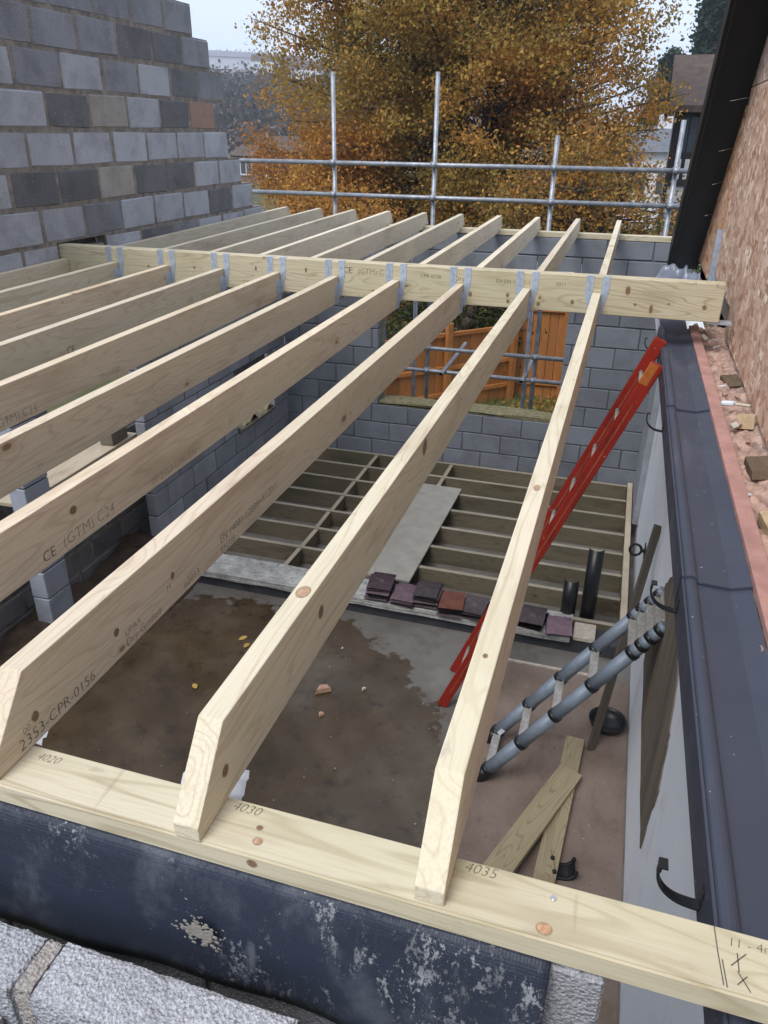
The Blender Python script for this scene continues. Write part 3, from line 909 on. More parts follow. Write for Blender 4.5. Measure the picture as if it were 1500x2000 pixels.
# ------------------------------------------------------------------ roof joists, beam, hangers
def JT(y): return -0.867 + 0.0115 * (y - 0.84)
BY0, BY1, BZ0, BZ1 = 4.64, 4.735, -0.945, -0.735
TH = 0.046
jx = [-0.126 - 0.401 * i for i in range(10)]
ordn = ['rightmost', 'second', 'third', 'fourth', 'fifth', 'sixth', 'seventh', 'eighth', 'ninth', 'tenth']
near_j = []
random.seed(21)
for i, x in enumerate(jx):
    dy = random.uniform(-.004, .004)
    if i == 0: dy = 0.006
    prof = [(0.735 + dy, PT + .0006), (0.735 + dy, PT + 0.030), (0.842 + dy, JT(0.842)), (BY0 - .004, JT(BY0)), (BY0 - .004, JT(BY0) - 0.163), (0.9, JT(0.9) - 0.163)]
    prof = [(y - 0.735, z - PT) for y, z in prof]
    me = prism_me('near_roof_joist', prof, -TH / 2, TH / 2, 0.0025)
    cx = x - TH / 2
    o = link('near_roof_joist', me, WOOD, loc=(cx, 0.735, PT), color=[(1.0, 0.99, 0.93), (1.0, 0.99, 0.92), (1.0, 0.93, 0.88), (0.96, 0.89, 0.82), (0.94, 0.88, 0.81), (0.95, 0.87, 0.80), (0.93, 0.9, 0.84), (0.96, 0.87, 0.78), (0.93, 0.91, 0.84), (0.93, 0.86, 0.78)][i])
    lab = ('rightmost near roof joist, beside the red ladder' if i == 0 else
           'leftmost near roof joist, lying against the gable wall' if i == 9 else
           '%s near roof joist counted from the right' % ordn[i])
    tag(o, lab, 'joist', 'roof joists between wall plate and beam')
    near_j.append(o)
    prof = [(BY1 + .003, JT(BY1)), (8.43, JT(8.43)), (8.52, JT(8.43) - .115), (8.52, -0.9045), (FY - .01, -0.9045), (FY - .012, JT(8.3) - .155), (BY1 + .003, JT(BY1) - .155)]
    prof = [(y - BY1, z + 0.93) for y, z in prof]
    me = prism_me('far_roof_joist', prof, -TH / 2, TH / 2, 0.0025)
    o = link('far_roof_joist', me, WOOD, loc=(cx + random.uniform(-.004, .004), BY1, -0.93), color=random.choice(((0.97, 0.93, 0.88), (0.93, 0.9, 0.86), (1, 0.97, 0.93))))
    lab = ('rightmost far roof joist, nearest the black soffit' if i == 0 else
           'leftmost far roof joist, running along the gable wall' if i == 9 else
           '%s far roof joist counted from the right' % ordn[i])
    tag(o, lab, 'joist', 'roof joists between beam and far wall')

def joist_stamp(i, y, dz, body, size, mat=INK, thin=-0.0004, shear=0.0):
    """ink on the right-hand face of near joist i; dz = height above the joist's underside"""
    z = JT(y) - 0.163 + dz
    k = 0.0115
    stamp(body, size, mat, near_j[i], (TH / 2 + .0006, y - 0.735, z - PT), (0, 1, k), (0, -k, 1), thin, shear)
joist_stamp(2, 0.80, 0.012, '2353-CPR-0156', .034, thin=-.0006)
joist_stamp(2, 0.815, 0.040, '00', .02, thin=-.0005)
joist_stamp(2, 1.13, 0.036, 'UPAA', .024, thin=-.0006)
joist_stamp(2, 1.13, 0.010, 'Dry Graded', .028, thin=-.0006)
joist_stamp(2, 1.30, 0.045, 'M', .024, thin=-.0006)
joist_stamp(2, 1.37, 0.012, '#2013', .03, thin=-.0006)
joist_stamp(2, 1.56, 0.036, 'EN 14081-1:2005+A1:2011', .033, thin=-.0006)
joist_stamp(2, 1.56, 0.006, 'EN338', .029, thin=-.0006)
joist_stamp(3, 1.36, 0.016, 'CE', .042, thin=-.0006)
joist_stamp(3, 1.44, 0.018, '(GTM) C24', .048, INKF, thin=-.0009)
joist_stamp(3, 1.86, 0.012, '00 2353-CPR  EN', .038, INKF, thin=-.0009)
joist_stamp(5, 1.98, 0.014, 'CE', .044, thin=-.0004)
joist_stamp(5, 2.09, 0.016, '(GTM) C24', .048, INKF, thin=-.001)
joist_stamp(5, 2.72, 0.02, 'EN 14081', .038, INKF, thin=-.001)
joist_stamp(6, 3.02, 0.016, 'CE', .05, thin=-.0004)
joist_stamp(5, 4.28, 0.016, 'CE', .045, INKF, thin=-.0004)

KNOT = m_plain('reddish_knot', (0.44, 0.28, 0.18), 0.6, var=.3, scale=180, var2=(0.33, 0.18, 0.11))
KNOTD = m_plain('dark_knot', (0.21, 0.135, 0.085), 0.6, var=.4, scale=220, var2=(0.10, 0.06, 0.035))
KNOTR = m_plain('knot_ring', (0.33, 0.235, 0.15), 0.6, var=.3, scale=200)
def knot(parent, org, n, rx, ry, mat):
    """round knot flush with a face; local axes: rx across, ry along the timber (parent's Y)"""
    bm = bmesh.new()
    n = Vector(n); u = Vector((0, 1, 0)); w = n.cross(u)
    c = Vector(org)
    vs = [bm.verts.new(c + n * .0007 + u * ry * math.cos(a) * random.uniform(.9, 1.1) + w * rx * math.sin(a) * random.uniform(.9, 1.1)) for a in np.linspace(0, 2 * math.pi, 19)[:-1]]
    bm.faces.new(vs)
    ring = bmesh.new()
    ring.faces.new([ring.verts.new(c + n * .0004 + u * ry * 1.22 * math.cos(a) + w * rx * 1.28 * math.sin(a)) for a in np.linspace(0, 2 * math.pi, 19)[:-1]])
    o = link('knot', bm_mesh('knot', bm), mat, parent)
    link('knot_ring', bm_mesh('knot_ring', ring), KNOTR, o)
    return o
def on_joist_top(y): return (0.0, y - 0.735, JT(y) - PT)
def on_joist_side(y, z): return (TH / 2, y - 0.735, z - PT)
knot(near_j[1], on_joist_top(1.235), (0, 0, 1), .012, .019, KNOT)
knot(near_j[1], on_joist_side(1.272, -.931), (1, 0, 0), .013, .012, KNOTD)
knot(near_j[1], on_joist_side(0.831, -.967), (1, 0, 0), .010, .009, KNOTD)
knot(near_j[1], on_joist_side(2.16, -.885), (1, 0, 0), .022, .022, KNOTD)
knot(near_j[2], on_joist_side(0.85, -.975), (1, 0, 0), .009, .008, KNOTD)
knot(near_j[2], on_joist_side(1.105, -.96), (1, 0, 0), .008, .008, KNOTD)
knot(near_j[2], on_joist_side(1.33, -.95), (1, 0, 0), .008, .007, KNOTD)
knot(near_j[3], on_joist_side(1.50, -.92), (1, 0, 0), .010, .012, KNOTD)
knot(near_j[0], on_joist_top(1.14), (0, 0, 1), .004, .006, KNOTD)
knot(near_j[0], (0.0, 1.897 - .735, JT(1.897) - PT), (0, 0, 1), .007, .016, KNOT)
knot(pl, on_plate(-0.448, 0.789), (0, 0, 1), .004, .005, KNOTD)
knot(pl, on_plate(-0.44, 0.764), (0, 0, 1), .006, .007, KNOT)
knot(pl, on_plate(0.02, 0.752), (0, 0, 1), .008, .010, m_plain('orange_knot', (0.50, 0.30, 0.18), .5, var=.3, scale=200, var2=(0.40, 0.20, 0.11)))
knot(pl, (0.05, -0.437, -.016), (1, 0, 0), .007, .008, KNOTD)

bm_ = box_me('roof_beam', BY1 - BY0, 0.53 + 3.86, BZ1 - BZ0, .003)
beam = link('roof_beam', bm_, WOOD_P, loc=((0.53 - 3.86) / 2, (BY0 + BY1) / 2, (BZ0 + BZ1) / 2), rot=(0, 0, R(-90)), color=(0.96, 0.95, 0.9))
tag(beam, 'stamped timber cross beam with steel hangers between the two joist rows', 'beam')
def beam_pt(wx, wz): return ((BY1 - BY0) / 2 + .0008, wx - (0.53 - 3.86) / 2, wz - (BZ0 + BZ1) / 2)
for body, wx, wz, sz, mt in (('CE', -1.70, -0.800, .05, INK), ('(GTM) C', -1.60, -0.800, .045, INKF), ('CPR-0156', -1.20, -0.800, .032, INK), ('Dry G', -0.985, -0.806, .04, INK),
                             ('EX-EN 14081-1', -0.735, -0.803, .032, INK), ('2011', -0.385, -0.80, .03, INK), ('GTM C24', -3.55, -0.79, .03, INKF)):
    stamp(body, sz, mt, beam, beam_pt(wx, wz), (0, 1, 0), (0, 0, 1), -.0004)
rk = random.Random(14)
for wx, wz, a, b in ((-0.93, -.875, .012, .008), (-0.885, -.88, .014, .009), (-0.66, -.87, .012, .008), (-0.655, -.906, .010, .008), (-0.47, -.873, .008, .006), (-0.475, -.909, .012, .009), (-0.28, -.885, .012, .009),
                     (0.02, -.80, .022, .012), (0.07, -.875, .007, .007), (0.16, -.895, .022, .009), (0.25, -.86, .006, .005), (0.44, -.865, .012, .01), (-1.95, -.80, .016, .006), (-2.3, -.81, .014, .006),
                     (-1.83, -.86, .008, .006), (-1.5, -.90, .008, .006), (-2.75, -.83, .009, .007), (-3.1, -.84, .008, .006)):
    knot(beam, beam_pt(wx, wz), (1, 0, 0), a * rk.uniform(.8, 1), b, KNOTD)
# knots, drips and nail dots along the beam are in the timber; hangers
def hanger(i):
    cx = jx[i] - TH / 2
    h = thing('joist_hanger', 'x', 'hanger', (cx, BY0, BZ1), group='galvanised hangers along the beam')
    h['label'] = ('galvanised hanger holding the rightmost near joist on the beam' if i == 0 else 'galvanised hanger holding the %s near joist from right' % ordn[i])
    zb = JT(BY0) - 0.163 - BZ1
    for s in (-1, 1):
        bm = bmesh.new()
        a, b = TH / 2 + .0015, TH / 2 + 0.042
        pts = [(a, 0.0), (b, 0.0), (b, -0.085), (b - .008, -.12), (a + .012, zb + .04), (a, zb + .03)]
        f = [bm.verts.new((s * px, -0.0025, pz)) for px, pz in pts]
        g = [bm.verts.new((s * px, -0.0007, pz)) for px, pz in pts]
        n = len(pts)
        bm.faces.new(f); bm.faces.new(g[::-1])
        for k in range(n): bm.faces.new((f[k], g[k], g[(k + 1) % n], f[(k + 1) % n]))
        add_box(bm, s * a if s > 0 else s * b, s * b if s > 0 else s * a, -0.0025, 0.035, 0.0008, 0.0026)     # fold over the beam
        for zz_ in (-.03, -.07, -.105):                                                                       # nail heads
            add_tube(bm, (s * (a + .02), -.0025, zz_), (s * (a + .02), -.0045, zz_), .003, .003, 8)
        link('strap', bm_mesh('strap', bm), GALV, h)
    bm = bmesh.new()
    for s in (-1, 1):
        xx = sorted((s * (TH / 2 + .0006), s * (TH / 2 + .002)))
        add_box(bm, xx[0], xx[1], -0.07, -0.0008, zb - .002, -0.10 - .03)
    add_box(bm, -TH / 2 - .002, TH / 2 + .002, -0.07, -0.0008, zb - .0035, zb - .0012)
    link('stirrup', bm_mesh('stirrup', bm), GALV, h)
for i in range(9): hanger(i)
# loose battens under the far joists
for k, (x0, x1, y, z) in enumerate(((-2.0, -1.40, 6.30, -0.972), (-1.36, -0.40, 6.42, -0.982))):
    me = box_me('ceiling_batten', .09, x1 - x0, .022, .002)
    tag(link('ceiling_batten', me, WOOD, loc=((x0 + x1) / 2, y, z - .03), rot=(0, 0, R(-90 + (1 if k else -1)))), ('left', 'right')[k] + ' pale batten under the far roof joists just behind the beam', 'batten')

# ------------------------------------------------------------------ suspended floor
ff = thing('suspended_floor', 'damp timber floor joists with noggings over the far half of the room', 'floor', (0, 0, 0))
FJ = [8.20 - 0.403 * k for k in range(0, 8)]
for k, y in enumerate(FJ):
    me = box_me('floor_joist', 0.045, 3.775 + 0.34, 0.17, .002)
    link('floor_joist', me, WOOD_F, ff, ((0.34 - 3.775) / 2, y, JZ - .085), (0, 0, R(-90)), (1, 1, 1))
me_n = box_me('nogging', 0.045, 0.403 - .047, 0.145, .002)
for xx in (-2.58, -1.66):
    for k in range(7):
        if xx > -2 and 2 <= k: continue
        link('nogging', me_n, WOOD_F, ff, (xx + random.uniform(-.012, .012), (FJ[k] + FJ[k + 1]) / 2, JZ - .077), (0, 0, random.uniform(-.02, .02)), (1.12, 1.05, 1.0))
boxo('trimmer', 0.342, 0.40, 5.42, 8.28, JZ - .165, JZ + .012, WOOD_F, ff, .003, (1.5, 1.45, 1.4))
pn = tag(boxo('chipboard_panel', -1.885, -1.41, 5.47, 7.50, JZ + .001, JZ + .023, CHIP, bev=.002), 'grey chipboard panel laid across the floor joists', 'board')
pn.rotation_euler = (0, 0, R(-1.0))
# solid bearing wall and ledge under the near end of the floor joists
lg = thing('concrete_ledge', 'worn concrete ledge across the room in front of floor joists', 'ledge')
bm = bmesh.new()
add_box(bm, -3.55, -0.02, 5.10, 5.42, JZ - .055, JZ + .004)
bmesh.ops.subdivide_edges(bm, edges=list(bm.edges), cuts=14, use_grid_fill=True)
for v in bm.verts: v.co += Vector((0, random.uniform(-.006, .006), random.uniform(-.004, .004)))
link('slab', bm_mesh('slab', bm), CONC, lg)
boxo('riser', -3.55, 0.40, 5.15, 5.40, FZ + .0005, JZ - .052, m_plain('dark_brick_riser', (0.05, 0.053, 0.062), 0.6, var=0.3, scale=6, bump=.3), lg)
o = tag(boxo('brick_end', 0.0, 0.17, 5.14, 5.36, JZ - .05, JZ - .01, STONE, bev=.006, jit=.006), 'pale broken brick bedded at right end of the ledge', 'brick')

# stacks of clay roof tiles on the ledge
stacks = [(-1.615, 5.24, 7, TILE_P, 4), (-1.395, 5.215, 4, TILE_P, -3), (-1.20, 5.25, 7, TILE_D, 2), (-1.0, 5.205, 5, TILE_R, 6), (-0.80, 5.23, 4, TILE_D, -4), (-0.335, 5.24, 4, TILE_D, -6), (-0.125, 5.2, 2, TILE_P, 5)]
where = ['in the leftmost stack on the ledge', 'in the low stack second from left on the ledge', 'in the tallest stack, third from left on the ledge', 'in the red-topped stack on the ledge',
         'in the dark stack just left of the red ladder', 'in the dark stack right of the rightmost joist', 'in the low pair at the right end of the ledge']
def tile_me(mat):
    bm = bmesh.new()
    n = 5
    vs = []
    for j in range(n + 1):
        for i in range(n + 1):
            a, b = i / n - .5, j / n - .5
            vs.append(bm.verts.new((a * 0.198, b * 0.265, -0.006 * (b * 2) ** 2 - .001 * (a * 2) ** 2)))
    for j in range(n):
        for i in range(n):
            bm.faces.new([vs[j * (n + 1) + i], vs[j * (n + 1) + i + 1], vs[(j + 1) * (n + 1) + i + 1], vs[(j + 1) * (n + 1) + i]])
    bmesh.ops.solidify(bm, geom=list(bm.faces), thickness=0.013)
    me = bm_mesh('roof_tile', bm); me.materials.append(mat)
    return me
tms = {m.name: tile_me(m) for m in (TILE_P, TILE_D, TILE_R)}
random.seed(3)
for q, (x, y, n, mt, a) in enumerate(stacks):
    for k in range(n):
        m2 = mt if (k == n - 1 or mt is TILE_P) else TILE_D
        if mt is TILE_P and k < n // 2: m2 = TILE_D
        o = link('roof_tile', tms[m2.name], None, None, (x + random.uniform(-.012, .012), y + random.uniform(-.015, .015), JZ + .014 + k * .0185), (random.uniform(-.02, .02), random.uniform(-.02, .02), R(a + random.uniform(-5, 5))))
        pos = 'top clay tile' if k == n - 1 else 'bottom clay tile' if k == 0 else 'clay tile %s from top' % ordn[n - 1 - k]
        tag(o, '%s %s' % (pos, where[q]), 'roof tile', 'clay roof tiles stacked on the ledge')

# half-round gutter offcuts standing on end
def half_pipe(name, x, y, z, h, r, rot, tilt, label):
    bm = bmesh.new()
    n = 14
    for rr, flip in ((r, 0), (r - .003, 1)):
        a_, b_ = [], []
        for i in range(n + 1):
            a = math.pi * i / n
            a_.append(bm.verts.new((rr * math.cos(a), rr * math.sin(a), 0))); b_.append(bm.verts.new((rr * math.cos(a), rr * math.sin(a), h)))
        for i in range(n):
            f = bm.faces.new((a_[i], a_[i + 1], b_[i + 1], b_[i])); f.smooth = True
        if flip:
            for i in range(n):
                bm.faces.new((pb[i], pb[i + 1], b_[i + 1], b_[i])); bm.faces.new((pa[i], pa[i + 1], a_[i + 1], a_[i]))
            bm.faces.new((pa[0], pb[0], b_[0], a_[0])); bm.faces.new((pa[n], pb[n], b_[n], a_[n]))
        pa, pb = a_, b_
    o = link(name, bm_mesh(name, bm), BLACKP, loc=(x, y, z), rot=(R(tilt), 0, R(rot)))
    return tag(o, label, 'gutter')
half_pipe('gutter_offcut', -0.07, 5.46, JZ - .10, 0.40, .06, 180, 3, 'shorter black gutter offcut standing at right end of floor joists')
half_pipe('gutter_offcut', 0.085, 5.46, JZ - .10, 0.70, .06, 180, 4, 'taller black gutter offcut standing beside the shorter one')

# ------------------------------------------------------------------ existing house on the right
hs = thing('house_wall', 'white painted house wall down the right side with bare patch', 'wall', (0, 0, 0))
boxo('painted_wall', 0.462, 0.60, 0.3, 8.29, -4.3, -1.27, RENDER, hs)
bm = bmesh.new()
pp = [(2.83, -3.10), (3.3, -3.10), (3.8, -3.08), (4.25, -3.02), (4.28, -2.75), (4.1, -2.5), (3.9, -2.2), (3.6, -1.95), (3.1, -1.95), (2.9, -2.1), (2.78, -2.3), (2.74, -2.42), (2.72, -2.6), (2.78, -2.85)]
pp = wobbly(pp, .018, 4, 9)
a = [bm.verts.new((0.4615, y, z)) for y, z in pp]; b = [bm.verts.new((0.455, y, z)) for y, z in pp]
bm.faces.new(b)
for i in range(len(pp)): bm.faces.new((a[i], b[i], b[(i + 1) % len(pp)], a[(i + 1) % len(pp)]))
link('bare_patch', bm_mesh('bare_patch', bm), PATCH, hs)
boxo('grey_return', 0.405, 0.4615, 7.2, 8.28, -3.5, -1.4, BLOCK_IN, hs, color=(0.36, 0.38, 0.42))

# eaves strip: fascia, rolled edge, membrane sheets
ev = thing('eaves_roof', 'slate blue membrane eaves roof with rolled edge and drip fascia', 'roof')
def ex(y): return 0.277 - 0.0085 * (y - 0.95)           # outer edge, slightly out of parallel
EZ = -1.12
def sweep(name, prof, y0, y1, mat, parent, ny=12, smooth=True):
    bm = bmesh.new()
    rings = []
    for j in range(ny + 1):
        y = y0 + (y1 - y0) * j / ny
        rings.append([bm.verts.new((ex(y) + px, y, pz)) for px, pz in prof])
    n = len(prof)
    for a_, b_ in zip(rings[:-1], rings[1:]):
        for i in range(n):
            bm.faces.new((a_[i], a_[(i + 1) % n], b_[(i + 1) % n], b_[i]))
    bm.faces.new(rings[0]); bm.faces.new(rings[-1][::-1])
    me = bm_mesh(name, bm)
    return link(name, me, mat, parent)
laps = [0.55, 2.02, 3.55, 5.15]
for k in range(3):
    y0, y1 = laps[k], laps[k + 1]
    lift = 0.009 * k - .006
    y0 -= .03
    sweep('drip_edge', [(0, EZ - .10 + lift), (0, EZ + .012 + lift), (0.006, EZ + .012 + lift), (0.006, EZ - .10 + lift)], y0, y1 - .002 * 0, GRP, ev)
    arc = [(0.0065 + .018 + .018 * math.cos(a), EZ + .004 + lift + .013 * math.sin(a)) for a in np.linspace(math.pi, 0, 9)]
    sweep('rolled_edge', arc + [(0.043, EZ - .01), (0.0066, EZ - .01)], y0, y1 - .002 * 0, GRP, ev)
    sweep('membrane_sheet', [(0.0435, EZ - .006 + lift), (0.0435, EZ + lift), (0.13, EZ - .004 + lift), (0.182, EZ + .012 + lift), (0.182, EZ + .004 + lift), (0.13, EZ - .012 + lift)], y0, y1 - .002 * 0, GRP, ev)
sweep('membrane_sheet', [(0.02, EZ - .012), (0.02, EZ - .004), (0.182, EZ - .002), (0.182, EZ - .012)], 5.18, 6.6, GRP, ev)
sweep('soffit', [(0.008, EZ - .10), (0.008, EZ - .085), (0.2, EZ - .085), (0.2, EZ - .10)], 0.55, 6.6, m_plain('grey_soffit', (0.3, 0.31, 0.33), 0.6), ev)
bt = thing('pink_batten', 'pink treated timber batten along inner edge of the eaves roof', 'batten')
bm = bmesh.new()
for (ya, yb) in ((0.6, 2.75), (2.755, 5.2)):
    va = add_box(bm, 0, .052, ya, yb, EZ + .008, EZ + .034)
    for v in va: v.co.x += ex(v.co.y) + .183
bevel(bm, .002)
link('timber', bm_mesh('pink_batten', bm), PINK, bt)
# rubble filled gap and cut timber blocks
rb = grid_sheet('rubble_fill', 0.44, 0.66, 0.6, 5.4, 14, 260, lambda x, y: EZ - .012 + .018 * math.sin(31 * y + 20 * x) * math.sin(47 * x + 9 * y) + .012 * math.sin(83 * y) * math.sin(90 * x + 2), RUBBLE, 'stuff')
tag(rb, 'brick powder and mortar rubble in gap beside the strand board', kind='stuff')
for k, (y, w, h_, a) in enumerate(((2.42, .11, .05, 12), (2.9, .10, .05, 10), (3.45, .07, .035, -8), (4.1, .08, .03, 14), (1.95, .11, .05, 9))):
    me = prism_me('packing_block', [(-.06, 0), (.06, 0), (.05, h_), (-.045, h_ * .6)], -w / 2, w / 2, .003)
    tag(link('packing_block', me, WOOD_O if k % 2 else WOOD_P, loc=(0.585, y, EZ - .008), rot=(0, R(-6), R(a)), color=(.8, .66, .56)),
        ['cut timber wedge in rubble gap, nearest but one to camera', 'cut timber wedge in rubble gap, middle of the row', 'small timber wedge in rubble gap below strand board', 'thin timber offcut in rubble gap near the beam', 'cut timber wedge in rubble gap, closest to camera'][k], 'wedge')
rr = random.Random(11)
for k in range(16):
    y = rr.uniform(2.0, 5.0)
    me = box_me('debris_chip', rr.uniform(.015, .05), rr.uniform(.012, .03), rr.uniform(.008, .02), .003, .004)
    tag(link('debris_chip', me, (STONE, BRICKR, POLY, RUBBLE)[k % 4], loc=(rr.uniform(.47, .585), y, EZ + rr.uniform(.008, .02)), rot=(rr.uniform(-.5, .5), rr.uniform(-.5, .5), rr.uniform(0, 3))),
        'small mortar or brick chip in the rubble gap', 'debris', 'chips in the rubble gap')
br = thing('paint_brush', 'small white-bristled brush lying in the rubble gap', 'brush', (0.53, 3.62, EZ + .03), (0, R(-8), R(-35)))
link('handle', box_me('handle', .07, .016, .012, .004), WOOD_P, br, (.06, 0, 0))
link('bristles', box_me('bristles', .06, .034, .02, .006, .003), POLY, br, (-.01, 0, 0))

# gable with strand board sheathing and black soffit
gb = thing('gable_end', 'strand board sheathed house gable on the right', 'wall')
SL = 1.424 / 1.76                                     # rise per metre towards the camera
def top_z(y): return -0.954 + (7.80 - y) * SL
def osb_panel(y0, y1, z0, z1, color, x=0.62, t=.011):
    pts = []
    if top_z(y1) <= z0:
        y1 = 7.80 - (z0 + 0.954) / SL
    pts = [(y0, z0), (y1, z0)]
    zr = min(z1, top_z(y1))
    if zr > z0 + 1e-4: pts.append((y1, zr))
    if top_z(y1) < z1:
        ym = 7.80 - (z1 + 0.954) / SL
        if ym > y0: pts += [(ym, z1), (y0, z1)]
        else: pts += [(y0, top_z(y0))]
    else: pts += [(y0, z1)]
    me = prism_me('strand_board', [(y - y0, z - z0) for y, z in pts], 0, t)
    return link('strand_board', me, OSB, gb, (x, y0, z0), color=color)
osb_panel(5.05, 6.28, -0.93, 0.278, (1, 0.98, 0.96))
osb_panel(2.4, 5.04, -1.09, 0.278, (1.0, 1.0, 1.0))
osb_panel(-0.6, 2.39, -1.09, 0.278, (1.0, .98, .97))
osb_panel(6.40, 8.0, -1.05, 0.278, (1.0, 0.86, 0.70), x=0.622)
osb_panel(-0.6, 6.6, 0.286, 2.4, (0.80, 0.86, 0.95))
boxo('stud', 0.66, 0.75, 5.0, 8.0, -1.2, -0.95, WOOD_O, gb)
boxo('stud', 0.634, 0.70, 6.28, 6.40, -1.2, 0.2, WOOD_P, gb, color=(.8, .85, .9))
boxo('bracket', 0.585, 0.633, 6.30, 6.345, -1.1, -0.62, GALV, gb)
boxo('backing_wall', 0.66, 0.9, -0.6, 7.9, -1.25, -1.1, RUBBLE, gb)
boxo('beam_shoe', 0.47, 0.60, 4.65, 4.73, -0.957, -0.9455, GALV, gb)
# black verge: soffit and barge board following the pitch
vg = thing('black_verge', 'black soffit and barge board under the sloping gable verge', 'soffit')
def slope_prism(name, x0, x1, d0, d1, mat, y0=8.05, y1=1.2):
    """slab along the pitch; d0, d1 = height above the underside line"""
    prof = [(y0, top_z(y0) + d0), (y1, top_z(y1) + d0), (y1, top_z(y1) + d1), (y0, top_z(y0) + d1)]
    return link(name, prism_me(name, prof, x0, x1), mat, vg)
slope_prism('soffit_board', 0.385, 0.632, 0.002, 0.02, BLACKS)
slope_prism('barge_board', 0.355, 0.383, -0.05, 0.22, BLACKS)
slope_prism('trim_line', 0.384, 0.3885, -0.012, 0.0015, m_plain('grey_trim', (0.10, 0.10, 0.11), 0.4))
slope_prism('roof_deck', 0.36, 2.5, 0.225, 0.30, m_plain('dark_roof_tiles', (0.06, 0.05, 0.048), 0.8, var=.3, scale=6, bump=.5))
for k, (yy, dx, l) in enumerate(((6.33, .0, .12), (6.72, .0, .10), (7.02, .0, .08), (7.34, .0, .07))):
    zz = top_z(yy) - .01
    bm = bmesh.new()
    add_tube(bm, (0, 0, 0), (-l, -.03, -.025), .004, .002, 6)
    tag(link('bent_nail', bm_mesh('bent_nail', bm), SCREW, loc=(0.622, yy, zz)), ['highest', 'second highest', 'third highest', 'lowest'][k] + ' pale splinter sticking out over the black soffit', 'splinter')

# crumpled polythene behind the beam end
bm = bmesh.new()
bmesh.ops.create_grid(bm, x_segments=46, y_segments=46, size=1)
for v in bm.verts:
    a, b = v.co.x, v.co.y
    p = Vector((a * .95, b * .95, 2.2))
    rd = 1 - abs(mnoise.noise(p)) * 2.2
    rd2 = 1 - abs(mnoise.noise(p * 2.3 + Vector((5, 0, 1)))) * 2
    fall = max(0, 1 - max(abs(a), abs(b)) ** 3)
    v.co = Vector((a * .16 + .035 * mnoise.noise(p * 1.7), b * .24 + .05 * mnoise.noise(p * 1.4 + Vector((0, 4, 0))), (-.16 + .24 * max(0, rd) + .05 * max(0, rd2)) * fall - .06 * (1 - fall)))
pz = tag(link('polythene_sheet', bm_mesh('polythene_sheet', bm, True), SHEET, loc=(0.33, 5.12, -0.83), rot=(0, 0, .25)), 'crumpled grey polythene sheet bundled behind right end of the beam', 'sheet')
pz.modifiers.new('thick', 'SOLIDIFY').thickness = .0015

# gutter brackets left on the fascia
def bracket(y, label, sc_=0.62):
    b_ = thing('gutter_bracket', label, 'bracket', (ex(y) - .001, y, EZ - .055), group='black gutter brackets on the fascia')
    b_.scale = (sc_,) * 3
    pts = [Vector((0, 0, -.036)), Vector((-.02, 0, -.036))] + [Vector((-.03 - .095 * math.sin(a), 0, -.034 + .095 * (1 - math.cos(a)))) for a in np.linspace(.15, 1.75, 12)]
    bm = bmesh.new()
    w = .011
    prev = None
    for i, p in enumerate(pts):
        w = .017 - .009 * i / len(pts)
        t = (pts[min(i + 1, len(pts) - 1)] - pts[max(i - 1, 0)]).normalized()
        nn = Vector((t.z, 0, -t.x)) * .004
        ring = [bm.verts.new(p + nn + Vector((0, -w, 0))), bm.verts.new(p + nn + Vector((0, w, 0))), bm.verts.new(p - nn + Vector((0, w, 0))), bm.verts.new(p - nn + Vector((0, -w, 0)))]
        if prev:
            for k in range(4): bm.faces.new((prev[k], prev[(k + 1) % 4], ring[(k + 1) % 4], ring[k]))
        else: bm.faces.new(ring)
        prev = ring
    bm.faces.new(prev[::-1])
    link('arm', bm_mesh('arm', bm), BLACKP, b_)
    e = pts[-1]
    bm = bmesh.new()
    add_box(bm, e.x - .004, e.x + .004, -.018, .018, e.z - .004, e.z + .016)
    add_box(bm, e.x + .004, e.x + .02, -.018, .018, e.z + .010, e.z + .016)
    link('clip', bm_mesh('clip', bm), BLACKP, b_)
    link('back_plate', box_me('back_plate', .005, .03, .07, .001), BLACKP, b_, (0.0, 0, 0.0))
bracket(1.0, 'black gutter bracket on the fascia nearest the camera')
bracket(1.95, 'black gutter bracket beside the telescopic ladder top')
bracket(3.45, 'black gutter bracket just right of the red ladder')
bracket(4.9, 'farthest black gutter bracket, above the red ladder top')
# cable ring on the white wall
bm = bmesh.new()
for k in range(16):
    a0, a1 = 2 * math.pi * k / 16, 2 * math.pi * (k + 1) / 16
    add_tube(bm, (-.03 - .045 + .045 * math.cos(a0), 0, .05 * math.sin(a0)), (-.03 - .045 + .045 * math.cos(a1), 0, .05 * math.sin(a1)), .011, None, 8)
add_tube(bm, (-.03, 0, 0), (0, 0, 0), .016, None, 10)
add_box(bm, -.008, 0, -.05, .05, -.05, .05)
tag(link('pipe_clip', bm_mesh('pipe_clip', bm), BLACKP, loc=(0.461, 5.75, -3.02)), 'black ring pipe clip fixed to the white wall', 'clip')

# boards leaning on the white wall
def lean_board(name, p0, p1, w, t, mat, label, cat='board', roll=0.0):
    p0, p1 = Vector(p0), Vector(p1)
    d = p1 - p0
    me = box_me(name, w, d.length, t, .002)
    me.transform(Matrix.Translation((0, d.length / 2, 0)))
    q = d.to_track_quat('Y', 'Z')
    o = link(name, me, mat, None, p0)
    o.rotation_mode = 'QUATERNION'
    o.rotation_quaternion = q @ Matrix.Rotation(roll, 3, 'Y').to_quaternion()
    return tag(o, label, cat)
lean_board('leaning_board', (0.22, 4.08, FZ + .012), (0.44, 4.85, -2.34), .06, .02, WOOD_O, 'dark weathered board leaning on white wall behind telescopic ladder', roll=R(50)).color = (.6, .6, .62, 1)

